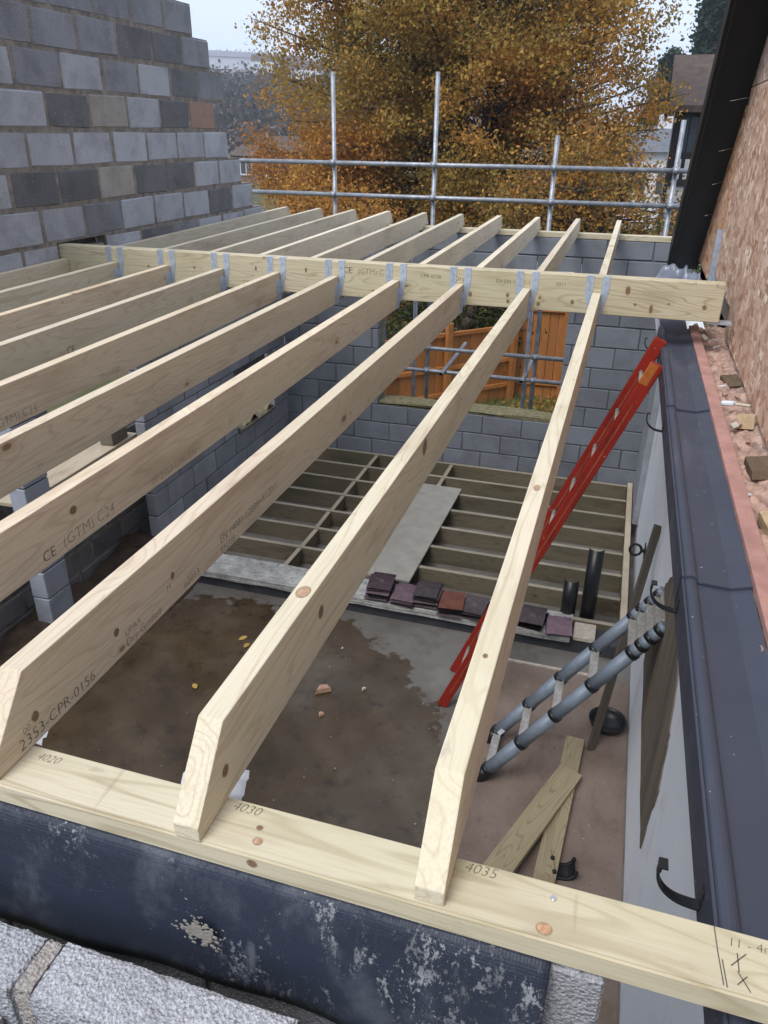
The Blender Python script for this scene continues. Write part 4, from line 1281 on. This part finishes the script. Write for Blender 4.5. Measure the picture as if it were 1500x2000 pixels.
# ------------------------------------------------------------------ ladders
def red_ladder():
    t = thing('red_ladder', 'red painted ladder leaning on the eaves edge', 'ladder', (-0.83, 4.42, FZ))
    foot, top = Vector((-0.832, 0, FZ + .006)), Vector((0.242, 0, -1.055))
    d = (top - foot); ln_ = d.length; d.normalize()
    q = d.to_track_quat('Z', 'Y')
    nrm = Vector((-d.z, 0, d.x))                       # out of the ladder's face, up-left
    org = Vector(t.location)
    for k, y in enumerate((4.62, 4.215)):
        bm = bmesh.new()
        M = Matrix((Vector((0, 1, 0)), nrm, d)).transposed().to_4x4()
        M.translation = Vector((0, 0, 0))
        ll = ln_ if k == 0 else ln_ * 0.985
        add_box(bm, -.016, .016, -.036, .036, 0, ll)
        bevel(bm, .005, 2)
        me = bm_mesh('stile', bm)
        st = link('stile', me, RED, t)
        M.translation = Vector((foot.x, y, foot.z)) - org
        st.matrix_local = M
        # paler rope groove along the face edge of the stile
        bm = bmesh.new(); add_box(bm, -.0175, -.0162, -.006, .004, .15, ll - .25)
        gr = link('worn_edge', bm_mesh('worn_edge', bm), m_rungd, st)
        if k == 1:
            bm = bmesh.new(); add_box(bm, -.0172, .0172, -.012, .0365, ll - .13, ll - .004); bevel(bm, .003)
            link('worn_tip', bm_mesh('worn_tip', bm), ORANGEW, st)
    s = 0.28
    while s < ln_ - 0.1:
        p = foot + d * s - org
        bm = bmesh.new()
        add_tube(bm, (p.x, 4.60 - org.y, p.z), (p.x, 4.235 - org.y, p.z), .014, None, 12)
        link('rung', bm_mesh('rung', bm), m_rung, t)
        s += 0.262
m_rungd = m_plain('dull_red_edge', (.30, .07, .04), .6, var=.3, scale=30)
m_rung = m_plain('worn_grey_rung', (0.36, 0.33, 0.30), 0.6, var=.3, scale=40)
red_ladder()

def tele_ladder():
    t = thing('telescopic_ladder', 'grey telescopic ladder with black collars leaning on white wall', 'ladder', (-0.45, 3.79, FZ))
    org = Vector(t.location)
    foot = Vector((-0.455, 0, FZ + .003)); top = Vector((0.452, 0, -2.335))
    d = (top - foot).normalized(); q = d.to_track_quat('Z', 'Y')
    full = (top - foot).length
    cuts = [0.0, 0.115, 0.44, 0.755, 1.075, 1.40, 1.47, 1.54, 1.61, 1.655]
    for y in (3.615, 3.971):
        r = .043
        for k in range(len(cuts) - 1):
            a = foot + d * cuts[k] - org; b = foot + d * cuts[k + 1] - org
            a.y = b.y = y - org.y
            bm = bmesh.new()
            add_tube(bm, a, b, r, None, 18)
            link('foot' if k == 0 else 'tube', bm_mesh('tube', bm), BLACKP if k == 0 else ALU, t)
            if k:
                bm = bmesh.new()
                add_tube(bm, a - d * .012, a + d * .016, r + .005, None, 18)
                link('collar', bm_mesh('collar', bm), BLACKP, t)
            r = max(.03, r - .0012)
    for k, c in enumerate(cuts[1:]):
        p = foot + d * c - org
        bm = bmesh.new()
        add_box(bm, -.026, .026, 3.645 - org.y, 3.945 - org.y, -.012, .012)
        bevel(bm, .003)
        me = bm_mesh('rung', bm)
        o = link('rung', me, ALUR, t, (p.x, 0, p.z), (0, -math.atan2(d.z, d.x) * 0 , 0))
    bm = bmesh.new()
    add_box(bm, -.0325, -.0320, -.01, .01, 0, .06)
    o = link('sticker', box_me('sticker', .03, .004, .05, .001), POLY, t, (foot.x + d.x * .16 - org.x, 3.971 - org.y - .0435, foot.z + d.z * .16 - org.z), (0, math.atan2(d.x, d.z), 0))
tele_ladder()

# ------------------------------------------------------------------ things lying on the floor
o = lean_board('timber_offcut', (-0.225, 2.85, FZ + .115), (0.11, 3.80, FZ + .05), .15, .045, WOOD_P, 'upper pale joist offcut lying across another on the floor', roll=R(4))
o.color = (.62, .58, .5, 1)
o = lean_board('timber_offcut', (0.03, 2.85, FZ + .034), (0.115, 4.12, FZ + .034), .12, .045, WOOD_P, 'lower pale joist offcut under another on the floor')
o.color = (.6, .56, .48, 1)
bm = bmesh.new()
n = 28
prof = [(0.0, .012), (.08, .014), (.112, .05), (.12, .075), (.128, .075), (.118, .045), (.086, .002), (0.0, 0.0)]
rg = [[bm.verts.new((r_ * math.cos(2 * math.pi * i / n), r_ * math.sin(2 * math.pi * i / n), z)) for i in range(n)] for r_, z in prof[1:-1]]
c0 = bm.verts.new((0, 0, .012)); c1 = bm.verts.new((0, 0, 0))
for i in range(n):
    bm.faces.new((c0, rg[0][i], rg[0][(i + 1) % n])); bm.faces.new((c1, rg[-1][(i + 1) % n], rg[-1][i]))
    for a_, b_ in zip(rg[:-1], rg[1:]): bm.faces.new((a_[i], a_[(i + 1) % n], b_[(i + 1) % n], b_[i]))
tag(link('rubber_bowl', bm_mesh('rubber_bowl', bm, True), BLACKP, loc=(0.31, 4.34, FZ + .01)), 'round black bowl on floor against the white wall', 'bowl')
gc = thing('gutter_union', 'black plastic gutter union on floor behind the wall plate', 'gutter fitting', (0.135, 3.07, FZ + .01), (0, 0, R(12)))
for y in (-.045, .045):
    bm = bmesh.new()
    pts = [(0.06 * math.cos(a), y, .06 - 0.06 * math.sin(a)) for a in np.linspace(.0, math.pi, 14)]
    add_path(bm, pts, .012, 8)
    link('rim', bm_mesh('rim', bm), BLACKP, gc)
bm = bmesh.new()
for a in np.linspace(0.0, math.pi, 15)[:-1]:
    b = a + math.pi / 14
    f = [bm.verts.new((.056 * math.cos(u), yy, .06 - .056 * math.sin(u))) for u, yy in ((a, -.045), (b, -.045), (b, .045), (a, .045))]
    bm.faces.new(f)
link('channel', bm_mesh('channel', bm), BLACKP, gc)
rr = random.Random(17)
bits = [(-1.70, 4.10, .13, .07, BRICKR, 'pale triangular brick fragment on the wet floor'), (-1.62, 3.85, .05, .045, BRICKR, 'small reddish chip near the brick fragment on the floor'),
        (-1.42, 4.20, .045, .03, STONE, 'small pale chip right of the brick fragment on the floor'), (-1.74, 4.62, .022, .025, STONE, 'tiny white chip above brick fragment on the floor')]
for k, (x, y, a, b, mt, lab) in enumerate(bits):
    bm = bmesh.new()
    pts = [(-a / 2, -b / 2), (a / 2, -b * .35), (a * .3, b * .4), (-a * .2, b * .5)]
    lo = [bm.verts.new((px, py, 0)) for px, py in pts]; hi = [bm.verts.new((px * .8, py * .8, .03 * (a / .13 + .3))) for px, py in pts]
    bm.faces.new(lo[::-1]); bm.faces.new(hi)
    for i in range(4): bm.faces.new((lo[i], lo[(i + 1) % 4], hi[(i + 1) % 4], hi[i]))
    bevel(bm, .003)
    tag(link('brick_fragment', bm_mesh('brick_fragment', bm), mt, loc=(x, y, FZ + .004), rot=(0, 0, rr.uniform(0, 1))), lab, 'fragment')
LEAFY = m_plain('fallen_yellow_leaf', (0.42, 0.26, 0.07), 0.7, var=.2, scale=40)
bm = bmesh.new()
pts = [(0, -.05), (.022, -.02), (.028, .01), (.012, .04), (0, .055), (-.012, .04), (-.028, .01), (-.022, -.02)]
vs = [bm.verts.new((x, y, .006 + 6 * x * x)) for x, y in pts]
cv = [bm.verts.new((0, -.05 + .0, .003))]
bm.faces.new(vs)
for v in bm.verts: v.co *= .75
leaf_me = bm_mesh('fallen_leaf', bm)
for x, y in ((-2.62, 3.85), (-2.55, 4.5), (-2.48, 4.42)):
    tag(link('fallen_leaf', leaf_me, LEAFY, loc=(x, y, FZ + .005), rot=(rr.uniform(-.2, .2), rr.uniform(-.2, .2), rr.uniform(0, 6))), 'fallen yellow leaf lying on the wet muddy floor', 'leaf', 'fallen leaves on the floor')
grit_v, grit_f = [], []
for k in range(150):
    x, y = rr.uniform(-3.3, 0.4), rr.uniform(2.6, 4.85)
    s_ = rr.uniform(.002, .010) * rr.random(); a = rr.uniform(0, 6)
    b0 = len(grit_v)
    for j in range(3):
        grit_v.append((x + s_ * math.cos(a + j * 2.1), y + s_ * math.sin(a + j * 2.1), FZ + .009))
    grit_v.append((x, y, FZ + .009 + s_ * .9))
    grit_f += [(b0, b0 + 1, b0 + 3), (b0 + 1, b0 + 2, b0 + 3), (b0 + 2, b0, b0 + 3)]
me = bpy.data.meshes.new('grit'); me.from_pydata(grit_v, [], grit_f)
tag(link('grit', me, STONE), 'scattered grit and mortar crumbs on the floor', 'grit', kind='stuff')

# ------------------------------------------------------------------ scaffolding beyond the far wall
SY = 8.92
TR = 0.0242
stand = [(-3.355, 0.56, 'scaffold standard nearest the gable wall'), (-2.182, 0.55, 'tallest scaffold standard left of the tree centre'), (-0.885, -0.03, 'shorter scaffold standard right of centre'), (0.325, 0.12, 'scaffold standard beside the black soffit')]
for x, zt, lab in stand:
    o = tube_o('scaffold_standard', (x, SY, -4.34), (x, SY, zt), TR, TUBE)
    tag(o, lab, 'scaffold pole', 'scaffold standards')
for x, zt, lab in ((-2.37, -1.2, 'short scaffold upright seen through left of the window'), (-0.99, -1.25, 'short scaffold upright seen through right of the window')):
    tag(tube_o('scaffold_standard', (x, SY + .06, -4.34), (x, SY + .06, zt), TR, TUBE), lab, 'scaffold pole', 'scaffold standards')
leds = [(-0.336, 'upper scaffold guard rail in front of the autumn tree'), (-0.668, 'lower scaffold guard rail in front of the autumn tree'), (-2.35, 'upper scaffold ledger seen through the window'), (-2.63, 'lower scaffold ledger seen through the window')]
for z, lab in leds:
    tag(tube_o('scaffold_ledger', (-4.6, SY - .05, z), (0.5, SY - .05, z), TR, TUBE), lab, 'scaffold pole', 'scaffold ledgers')
for x, lab in ((-1.95, 'left scaffold putlog poking towards the window'), (-0.99, 'right scaffold putlog poking towards the window')):
    tag(tube_o('scaffold_putlog', (x, 8.66, -2.60), (x, 10.1, -2.57), TR, TUBE, hollow=True), lab, 'scaffold pole', 'scaffold putlogs')
cp_bm = bmesh.new()
add_tube(cp_bm, (0, 0, -.03), (0, 0, .03), .034, None, 12)
add_tube(cp_bm, (-.03, -.05, 0), (.03, -.05, 0), .034, None, 12)
add_tube(cp_bm, (.02, -.025, -.01), (.055, -.025, -.01), .010, None, 8)
cp_me = bm_mesh('scaffold_coupler', cp_bm)
cn = {-3.355: 'on the standard nearest the gable', -2.182: 'on the tallest standard', -0.885: 'on the shorter standard right of centre', 0.325: 'on the standard beside the soffit'}
for x, txt in cn.items():
    for z, t2 in ((-0.336, 'upper guard rail'), (-0.668, 'lower guard rail'), (-2.35, 'upper window ledger'), (-2.63, 'lower window ledger')):
        if z < -1 and x not in (-2.182, -0.885): continue
        tag(link('scaffold_coupler', cp_me, TUBE, loc=(x, SY, z)), 'scaffold coupler %s at the %s' % (txt, t2), 'coupler', 'scaffold couplers')

# ------------------------------------------------------------------ garden fence seen through the window
def fence_run(p0, p1, zt, zb, label, n):
    f = thing('garden_fence', label, 'fence')
    p0, p1 = Vector((*p0, 0)), Vector((*p1, 0))
    d = p1 - p0; a = math.atan2(d.y, d.x)
    w = d.length / n
    me = box_me('board', .016, zt - zb, w - .012, .002)
    me.transform(Matrix.Rotation(R(90), 4, 'X'))
    me2 = bpy.data.meshes.new('board')
    bm = bmesh.new(); add_box(bm, -.008, .008, 0, zt - zb, -(w - .008) / 2, (w - .008) / 2); bevel(bm, .002); bm.to_mesh(me2); bm.free()
    for k in range(n):
        p = p0 + d * ((k + .5) / n)
        o = link('board', me2, FENCE, f, (p.x, p.y + random.uniform(-.006, .006), zb), color=[(1, 1, 1), (.85, .85, .85), (1.1, 1.05, 1)][k % 3])
        # board local Y is vertical, local Z runs along the fence
        ux = Vector((-math.sin(a), math.cos(a), 0)); uy = Vector((0, 0, 1)); uz = ux.cross(uy)
        M = Matrix((ux, uy, uz)).transposed().to_4x4(); M.translation = Vector((p.x, p.y, zb)); o.matrix_local = M
    me3 = box_me('post', .10, .10, zt - zb + .25, .004)
    for k in range(0, n + 1, max(1, n // 3)):
        p = p0 + d * (k / n)
        ps = link('post', me3, FENCE, f, (p.x + .05 * math.sin(a), p.y - .07, (zt + zb) / 2 + .1), (0, 0, a))
    me4 = box_me('rail', .05, d.length, .07, .003)
    for z in (zt + .02, zt - .55, zb + .3):
        link('rail', me4, FENCE, f, ((p0.x + p1.x) / 2, (p0.y + p1.y) / 2 - .03, z), (0, 0, a - R(90)), color=(1.2, 1.15, 1.1))
random.seed(4)
fence_run((-4.6, 10.4), (-1.75, 13.4), -3.05, -4.36, 'orange-stained board fence running away beyond the window', 18)
fence_run((-1.75, 13.6), (0.9, 13.75), -2.2, -4.36, 'taller orange-stained board fence at right beyond the window', 18)

# ------------------------------------------------------------------ foliage
def leaf_cloud(name, centers, per, spread, size, palette, parent=None, patch=0.0, seed=1):
    """many small folded leaves scattered about the given centres; one mesh"""
    r = np.random.default_rng(seed)
    C = np.repeat(np.asarray(centers, float), per, axis=0)
    n = len(C)
    sp = np.asarray(spread) if hasattr(spread, '__len__') else np.array([spread] * 3)
    P = C + r.normal(0, 1, (n, 3)) * sp
    S = r.uniform(size[0], size[1], n)[:, None]
    A = r.normal(0, 1, (n, 3)); A /= np.linalg.norm(A, axis=1)[:, None]
    Bv = np.cross(A, r.normal(0, 1, (n, 3))); Bv /= np.linalg.norm(Bv, axis=1)[:, None]
    Nn = np.cross(A, Bv)
    V = np.empty((n, 4, 3))
    V[:, 0] = P - A * S * .55; V[:, 1] = P + Bv * S * .36 + Nn * S * .1; V[:, 2] = P + A * S * .55; V[:, 3] = P - Bv * S * .36 + Nn * S * .1
    me = bpy.data.meshes.new(name)
    me.vertices.add(n * 4); me.vertices.foreach_set('co', V.reshape(-1))
    me.loops.add(n * 4); me.loops.foreach_set('vertex_index', np.arange(n * 4, dtype=np.int32))
    me.polygons.add(n); me.polygons.foreach_set('loop_start', np.arange(0, n * 4, 4, dtype=np.int32))
    me.polygons.foreach_set('loop_total', np.full(n, 4, dtype=np.int32))
    me.update()
    pal = np.asarray(palette, float)
    cidx = r.integers(0, len(pal), len(centers))
    if patch:                                           # neighbouring clusters share a colour
        nv = np.array([mnoise.noise(Vector(c) * patch) for c in centers])
        cidx = np.clip(((nv + .55) / 1.1 * len(pal) + r.normal(0, .7, len(nv))).astype(int), 0, len(pal) - 1)
    own = r.integers(0, len(pal), n)
    base = np.repeat(pal[cidx], per, axis=0) * .6 + pal[own] * .4
    base *= r.uniform(.7, 1.3, n)[:, None]
    ca = me.color_attributes.new('col', 'FLOAT_COLOR', 'POINT')
    cc = np.ones((n, 4, 4)); cc[:, :, :3] = base[:, None, :]
    ca.data.foreach_set('color', cc.reshape(-1).astype(np.float32))
    return link(name, me, LEAF, parent)

AUT = [(0.44, 0.18, 0.05), (0.52, 0.235, 0.05), (0.54, 0.28, 0.06), (0.42, 0.25, 0.055), (0.32, 0.235, 0.055), (0.25, 0.215, 0.055), (0.35, 0.235, 0.055)]

def grow_tree(name, base, label, stems, crown_c, crown_r, n_clu, per, leaf, palette, thin=None, seed=3, spread=.3, group=None, bark=BARK, patch=0.0, limb=.035, gapl=-.22):
    t = thing(name, label, 'tree', base, group=group)
    r = random.Random(seed)
    B0 = Vector(base)
    C = Vector(crown_c); RR = Vector(crown_r)
    bm = bmesh.new(); bl = bmesh.new()
    nodes = []
    for s in range(stems):
        a = 2 * math.pi * s / max(1, stems) + .5
        p = Vector((.12 * math.cos(a), .12 * math.sin(a), 0)) if stems > 1 else Vector((0, 0, 0))
        tip = C - B0 + Vector((RR.x * .5 * math.cos(a), RR.y * .5 * math.sin(a), RR.z * r.uniform(.6, .95)))
        k = 12; pts = []; rad = []
        r0 = .17 if stems > 1 else .2
        for i in range(k + 1):
            u = i / k
            q = p.lerp(tip, u ** 1.0) + Vector((r.uniform(-.12, .12), r.uniform(-.12, .12), 0)) * (u > 0) + Vector((0, 0, .4 * math.sin(math.pi * u)))
            pts.append(q); rad.append(r0 * (1 - .88 * u))
        add_path(bm, pts, rad, 9)
        nodes += [(q, rd) for q, rd in list(zip(pts, rad))[2:]]
    cents = []
    tries = 0
    while len(cents) < n_clu and tries < n_clu * 30:
        tries += 1
        v = Vector((r.gauss(0, 1), r.gauss(0, 1), r.gauss(0, 1))).normalized() * (r.random() ** .42)
        w = Vector((v.x * RR.x, v.y * RR.y, v.z * RR.z)) + C - B0
        w *= 1
        lump = mnoise.noise(Vector((w.x * .75 + seed, w.y * .75, w.z * .75)))
        if lump < gapl: continue
        if thin and r.random() > thin(w + B0): continue
        cents.append(w)
    # limbs towards the clusters
    for w in cents[:: max(1, len(cents) // 420)]:
        best = min(nodes, key=lambda nd: (nd[0] - w).length + max(0, nd[0].z - w.z) * 1.5)
        m1 = best[0].lerp(w, .5) + Vector((r.uniform(-.15, .15), r.uniform(-.15, .15), -.1 * (w - best[0]).length * .4))
        rr_ = min(best[1] * .5, limb)
        add_path(bl, [best[0], m1, w, w + (w - m1) * .25], [rr_, rr_ * .6, rr_ * .28, .004], 5)
    link('trunk', bm_mesh('trunk', bm), bark, t)
    link('limbs', bm_mesh('limbs', bl), bark, t)['kind'] = 'stuff'
    o = leaf_cloud('crown', [tuple(c) for c in cents], per, spread, leaf, palette, t, patch=patch, seed=seed)
    return t

def thin_main(p):
    k = 1.0
    if p.x < -7.2: k *= max(.12, 1 - (-7.2 - p.x) * .5) if p.z > -.6 else .9
    if p.x > -1.3 and p.z > .3: k *= .45
    if p.z > .6: k *= .85
    return k
grow_tree('autumn_tree', (-4.4, 21.0, -4.36), 'large autumn tree with orange and olive leaves behind scaffolding', 6, (-5.1, 21.0, 1.9), (5.5, 3.2, 7.4), 2300, 165, (.035, .11), AUT, thin_main, seed=5, spread=(.24, .24, .17), patch=.42, limb=.06, gapl=-.13)
grow_tree('autumn_shrub', (-6.6, 16.0, -4.36), 'lower orange shrub at left behind the guard rails', 3, (-6.2, 16.0, -2.6), (1.9, 1.2, 1.7), 260, 80, (.045, .08), AUT[:4], seed=8, spread=.22)
grow_tree('autumn_shrub', (-1.2, 14.6, -4.36), 'russet shrub right of centre below the autumn tree', 3, (-.9, 14.9, -1.55), (1.7, 1.0, 1.5), 260, 70, (.045, .08), [AUT[1], AUT[5], AUT[3], (.16, .09, .04)], seed=9, spread=.24)
GREENS = [(.045, .07, .018), (.06, .085, .02), (.035, .05, .016), (.10, .10, .02)]
grow_tree('evergreen_shrub', (-3.1, 13.4, -4.36), 'dark evergreen shrub above the fence seen through the window', 2, (-2.9, 14.0, -3.0), (1.9, .8, 1.3), 130, 55, (.05, .09), GREENS, seed=12, spread=.2)
grow_tree('evergreen_shrub', (0.9, 12.6, -4.36), 'low green hedge plant left of the black soffit', 2, (0.75, 12.4, -2.15), (.7, .5, .9), 60, 60, (.05, .08), [(.09, .12, .025), (.06, .09, .02)], seed=13, spread=.15)
# grass tufts and fallen leaves on the garden ground seen through the window
def grass():
    r = np.random.default_rng(6)
    n = 9000
    x = r.uniform(-4.5, 1.5, n); y = r.uniform(9.3, 13.6, n)
    h = r.uniform(.05, .16, n); a = r.uniform(0, 6.28, n)
    V = np.empty((n, 3, 3))
    V[:, 0] = np.c_[x - .008 * np.cos(a), y - .008 * np.sin(a), np.full(n, -4.352)]
    V[:, 1] = np.c_[x + .008 * np.cos(a), y + .008 * np.sin(a), np.full(n, -4.352)]
    V[:, 2] = np.c_[x + r.normal(0, .04, n), y + r.normal(0, .04, n), -4.35 + h]
    me = bpy.data.meshes.new('grass')
    me.from_pydata(V.reshape(-1, 3).tolist(), [], np.arange(n * 3).reshape(-1, 3).tolist())
    return tag(link('grass', me, m_plain('grass_blade', (.09, .13, .035), .7, var=.4, scale=3)), 'rough green grass on the ground outside the window', 'grass', kind='stuff')
grass()
pts = [(random.uniform(-1.6, 1.2), random.uniform(11.8, 13.5), -4.32) for _ in range(160)]
o = leaf_cloud('leaf_litter', pts, 14, (.25, .2, .03), (.05, .09), AUT, seed=15)
tag(o, 'brown fallen leaves along the foot of the fence', 'leaves', kind='stuff')

# ------------------------------------------------------------------ distant houses, hill and trees
HW = m_plain('house_white', (.62, .63, .66), .8, var=.1, scale=2)
HB = m_plain('house_black_timber', (.025, .024, .025), .7)
HR = m_plain('house_roof', (.085, .062, .052), .85, var=.3, scale=4, bump=.4, bscale=12)
HM = m_plain('maroon_brick', (.17, .06, .07), .85, var=.2, scale=2)
PANE = m_plain('window_pane', (.05, .07, .09), .15, var=.2, spec=.6)
th = thing('timbered_house', 'black and white timbered house with brown roof at right', 'house', (2.0, 25, -4.36))
def hb(name, x0, x1, y0, y1, z0, z1, mat, parent=th, org=(2.0, 25, -4.36)):
    me = box_me(name, x1 - x0, y1 - y0, z1 - z0, 0)
    return link(name, me, mat, parent, ((x0 + x1) / 2 - org[0], (y0 + y1) / 2 - org[1], (z0 + z1) / 2 - org[2]))
hb('wall', 0.78, 6.0, 25, 29, -4.36, 0.75, HW)
hb('bay', 0.62, 1.75, 24.2, 24.99, -4.36, 0.66, HW)
w = hb('window', 0.735, 1.55, 24.14, 24.198, -1.3, 0.62, HB)
for k in range(3):
    hb('pane', 0.84 + k * .22, 1.02 + k * .22, 24.125, 24.139, -.45, .4, PANE)
    hb('white_panel', 0.86 + k * .22, 0.98 + k * .22, 24.12, 24.139, -1.12, -.62, HW)
for x in (0.63, 1.62): hb('timber', x, x + .1, 24.13, 24.198, -4.3, .66, HB)
w2 = hb('window', 0.86, 1.5, 24.14, 24.198, -3.4, -1.75, HB)
hb('pane', 0.92, 1.44, 24.125, 24.139, -3.3, -1.85, PANE)
hb('timber', 0.6, 1.78, 24.13, 24.198, .66, .78, HB)
bm = bmesh.new()
pr_ = [(23.7, .66), (26.5, 2.0), (29.4, .66), (29.4, .5), (26.5, 1.85), (23.7, .5)]
a = [bm.verts.new((.42 - 2.0, y - 25, z + 4.36)) for y, z in pr_]; b = [bm.verts.new((6.4 - 2.0, y - 25, z + 4.36)) for y, z in pr_]
bm.faces.new(a); bm.faces.new(b[::-1])
for i in range(6): bm.faces.new((a[i], b[i], b[(i + 1) % 6], a[(i + 1) % 6]))
link('roof', bm_mesh('roof', bm), HR, th)
hb('gable_board', .36, .43, 23.7, 23.85, .3, .8, HB)

def far_house(name, loc, wdt, dep, hgt, roof_h, wallm, roofm, label, wins=3, rot=0.0, winm=None):
    t = thing(name, label, 'house', loc, (0, 0, rot))
    link('wall', box_me('wall', wdt, dep, hgt, 0, origin='base'), wallm, t)
    bm = bmesh.new()
    e = .3
    a = [bm.verts.new((s * (wdt / 2 + e), y, z)) for s in (-1, 1) for y, z in ((-dep / 2 - e, hgt - .05), (0, hgt + roof_h), (dep / 2 + e, hgt - .05))]
    bm.faces.new((a[0], a[1], a[4], a[3])); bm.faces.new((a[1], a[2], a[5], a[4])); bm.faces.new((a[0], a[2], a[1])); bm.faces.new((a[3], a[4], a[5])); bm.faces.new((a[0], a[3], a[5], a[2]))
    link('roof', bm_mesh('roof', bm), roofm, t)
    for k in range(wins):
        x = (k + .5) / wins * wdt - wdt / 2
        f = link('window', box_me('window', 1.2, .12, 1.25, 0), winm or HW, t, (x, -dep / 2 - .06, hgt * .6))
        link('pane', box_me('pane', .45, .04, .95, 0), PANE, f, (-.27, -.07, 0)); 
        link('pane', box_me('pane', .45, .04, .95, 0), PANE, f, (.27, -.07, 0))
    ch = link('chimney', box_me('chimney', .7, .7, 1.6, 0), wallm, t, (wdt * .3, 0, hgt + roof_h * .8))
    return t
far_house('terrace_house', (-22.5, 60, -4.6), 9.5, 6, 3.1, 1.0, HM, HR, 'long maroon house with white windows left of the tree', 5)
far_house('roadside_house', (-32.0, 70, -4.6), 6, 6, 2.5, .8, m_plain('brown_brick', (.20, .13, .10), .85), HR, 'low brown house with white garage left of the maroon house', 2)
far_house('rear_house', (-1.0, 46, -4.36), 6, 6, 3.6, 1.1, HW, m_plain('slate_roof', (.12, .13, .15), .7, var=.2, scale=3), 'pale house glimpsed through foliage behind the autumn tree', 4)

def hill_z(x, y):
    d = max(0, min(1, (y - 95) / 260))
    s = max(0, min(1, (-x - 5) / 60))
    s = s * s * (3 - 2 * s)
    return -5.0 + (d ** .8) * (26 * s) * (1 + .10 * math.sin(x * .03) + .07 * math.sin(x * .07 + y * .04))
grid_sheet('hill', -420, 60, 90, 420, 70, 50, hill_z, HILLM)
rh = random.Random(31)
hill_houses = ((-150, 300, 26, .75), (-131, 282, 9, .3), (-122, 300, 9, -.2), (-108, 262, 10, .2), (-141, 330, 10, .4))
cents = []
while len(cents) < 900:
    y = rh.uniform(92, 405) if len(cents) > 120 else rh.uniform(330, 405)
    x = -y * rh.uniform(.22, .8)
    if any(abs(x / y - hx / hy) < (.5 * hw + 1.5) / hy and y < hy + 4 and hill_z(x, y) + 3 > (hill_z(hx, hy) - 1) * y / hy for hx, hy, hw, _ in hill_houses): continue
    if -34 < x < -15 and y < 100: continue
    cents.append((x, y, hill_z(x, y) + rh.uniform(1.0, 3.2)))
o = leaf_cloud('hillside_wood', cents, 90, (2.1, 2.1, 1.4), (.5, 1.1), [(.06, .052, .045), (.09, .07, .06), (.045, .055, .04), (.11, .08, .065), (.075, .065, .065)], seed=33)
tag(o, 'bare and dark trees covering the distant hillside', 'woodland', kind='stuff')
hl = ['long pale terrace roof high on the hillside', 'white house low on the hillside beside the gable wall', 'small white house on hillside left of the tree trunk', 'pale house at the foot of the hillside', 'grey-roofed house halfway up the hillside']
for k, (x, y, wd, rt) in enumerate(hill_houses):
    far_house('hillside_house', (x, y, hill_z(x, y) - .5), wd, 6, 4, 2, HW, m_plain('pale_roof', (.22, .22, .26), .8) if k == 0 else HR, hl[k], 3, rt)

def conifer(name, base, h, r0, label, seed):
    t = thing(name, label, 'tree', base)
    bm = bmesh.new(); add_tube(bm, (0, 0, 0), (0, 0, h), .3, .04, 8)
    link('trunk', bm_mesh('trunk', bm), BARK, t)
    r = random.Random(seed); cs = []
    for k in range(420):
        u = r.random() ** .8
        a = r.uniform(0, 6.28); rad = r0 * (1 - u) ** .75 * r.uniform(.4, 1) * (1 + .25 * math.sin(3 * a + 9 * u))
        cs.append((rad * math.cos(a), rad * math.sin(a), h * (.15 + .87 * u)))
    leaf_cloud('crown', cs, 40, (.3, .3, .28), (.18, .36), [(.022, .045, .028), (.03, .055, .03), (.04, .065, .04)], t, seed=seed)
conifer('conifer_tree', (2.9, 60, -4.36), 12.0, 2.3, 'tall dark conifer behind the timbered house', 41)
conifer('conifer_tree', (0.9, 64, -4.36), 8.8, 2.0, 'shorter dark conifer left of the tall one', 42)

# ------------------------------------------------------------------ hazy air
hz = bpy.data.materials.new('haze')
hz.use_nodes = True
hz.node_tree.nodes.clear()
pv = hz.node_tree.nodes.new('ShaderNodeVolumePrincipled')
pv.inputs['Color'].default_value = (0.80, 0.88, 1.0, 1)
pv.inputs['Density'].default_value = 0.0009
pv.inputs['Anisotropy'].default_value = 0.2
ho = hz.node_tree.nodes.new('ShaderNodeOutputMaterial')
hz.node_tree.links.new(pv.outputs[0], ho.inputs['Volume'])
tag(boxo('haze', -705, 705, -205, 805, -6.4, 40, hz), kind='stuff')
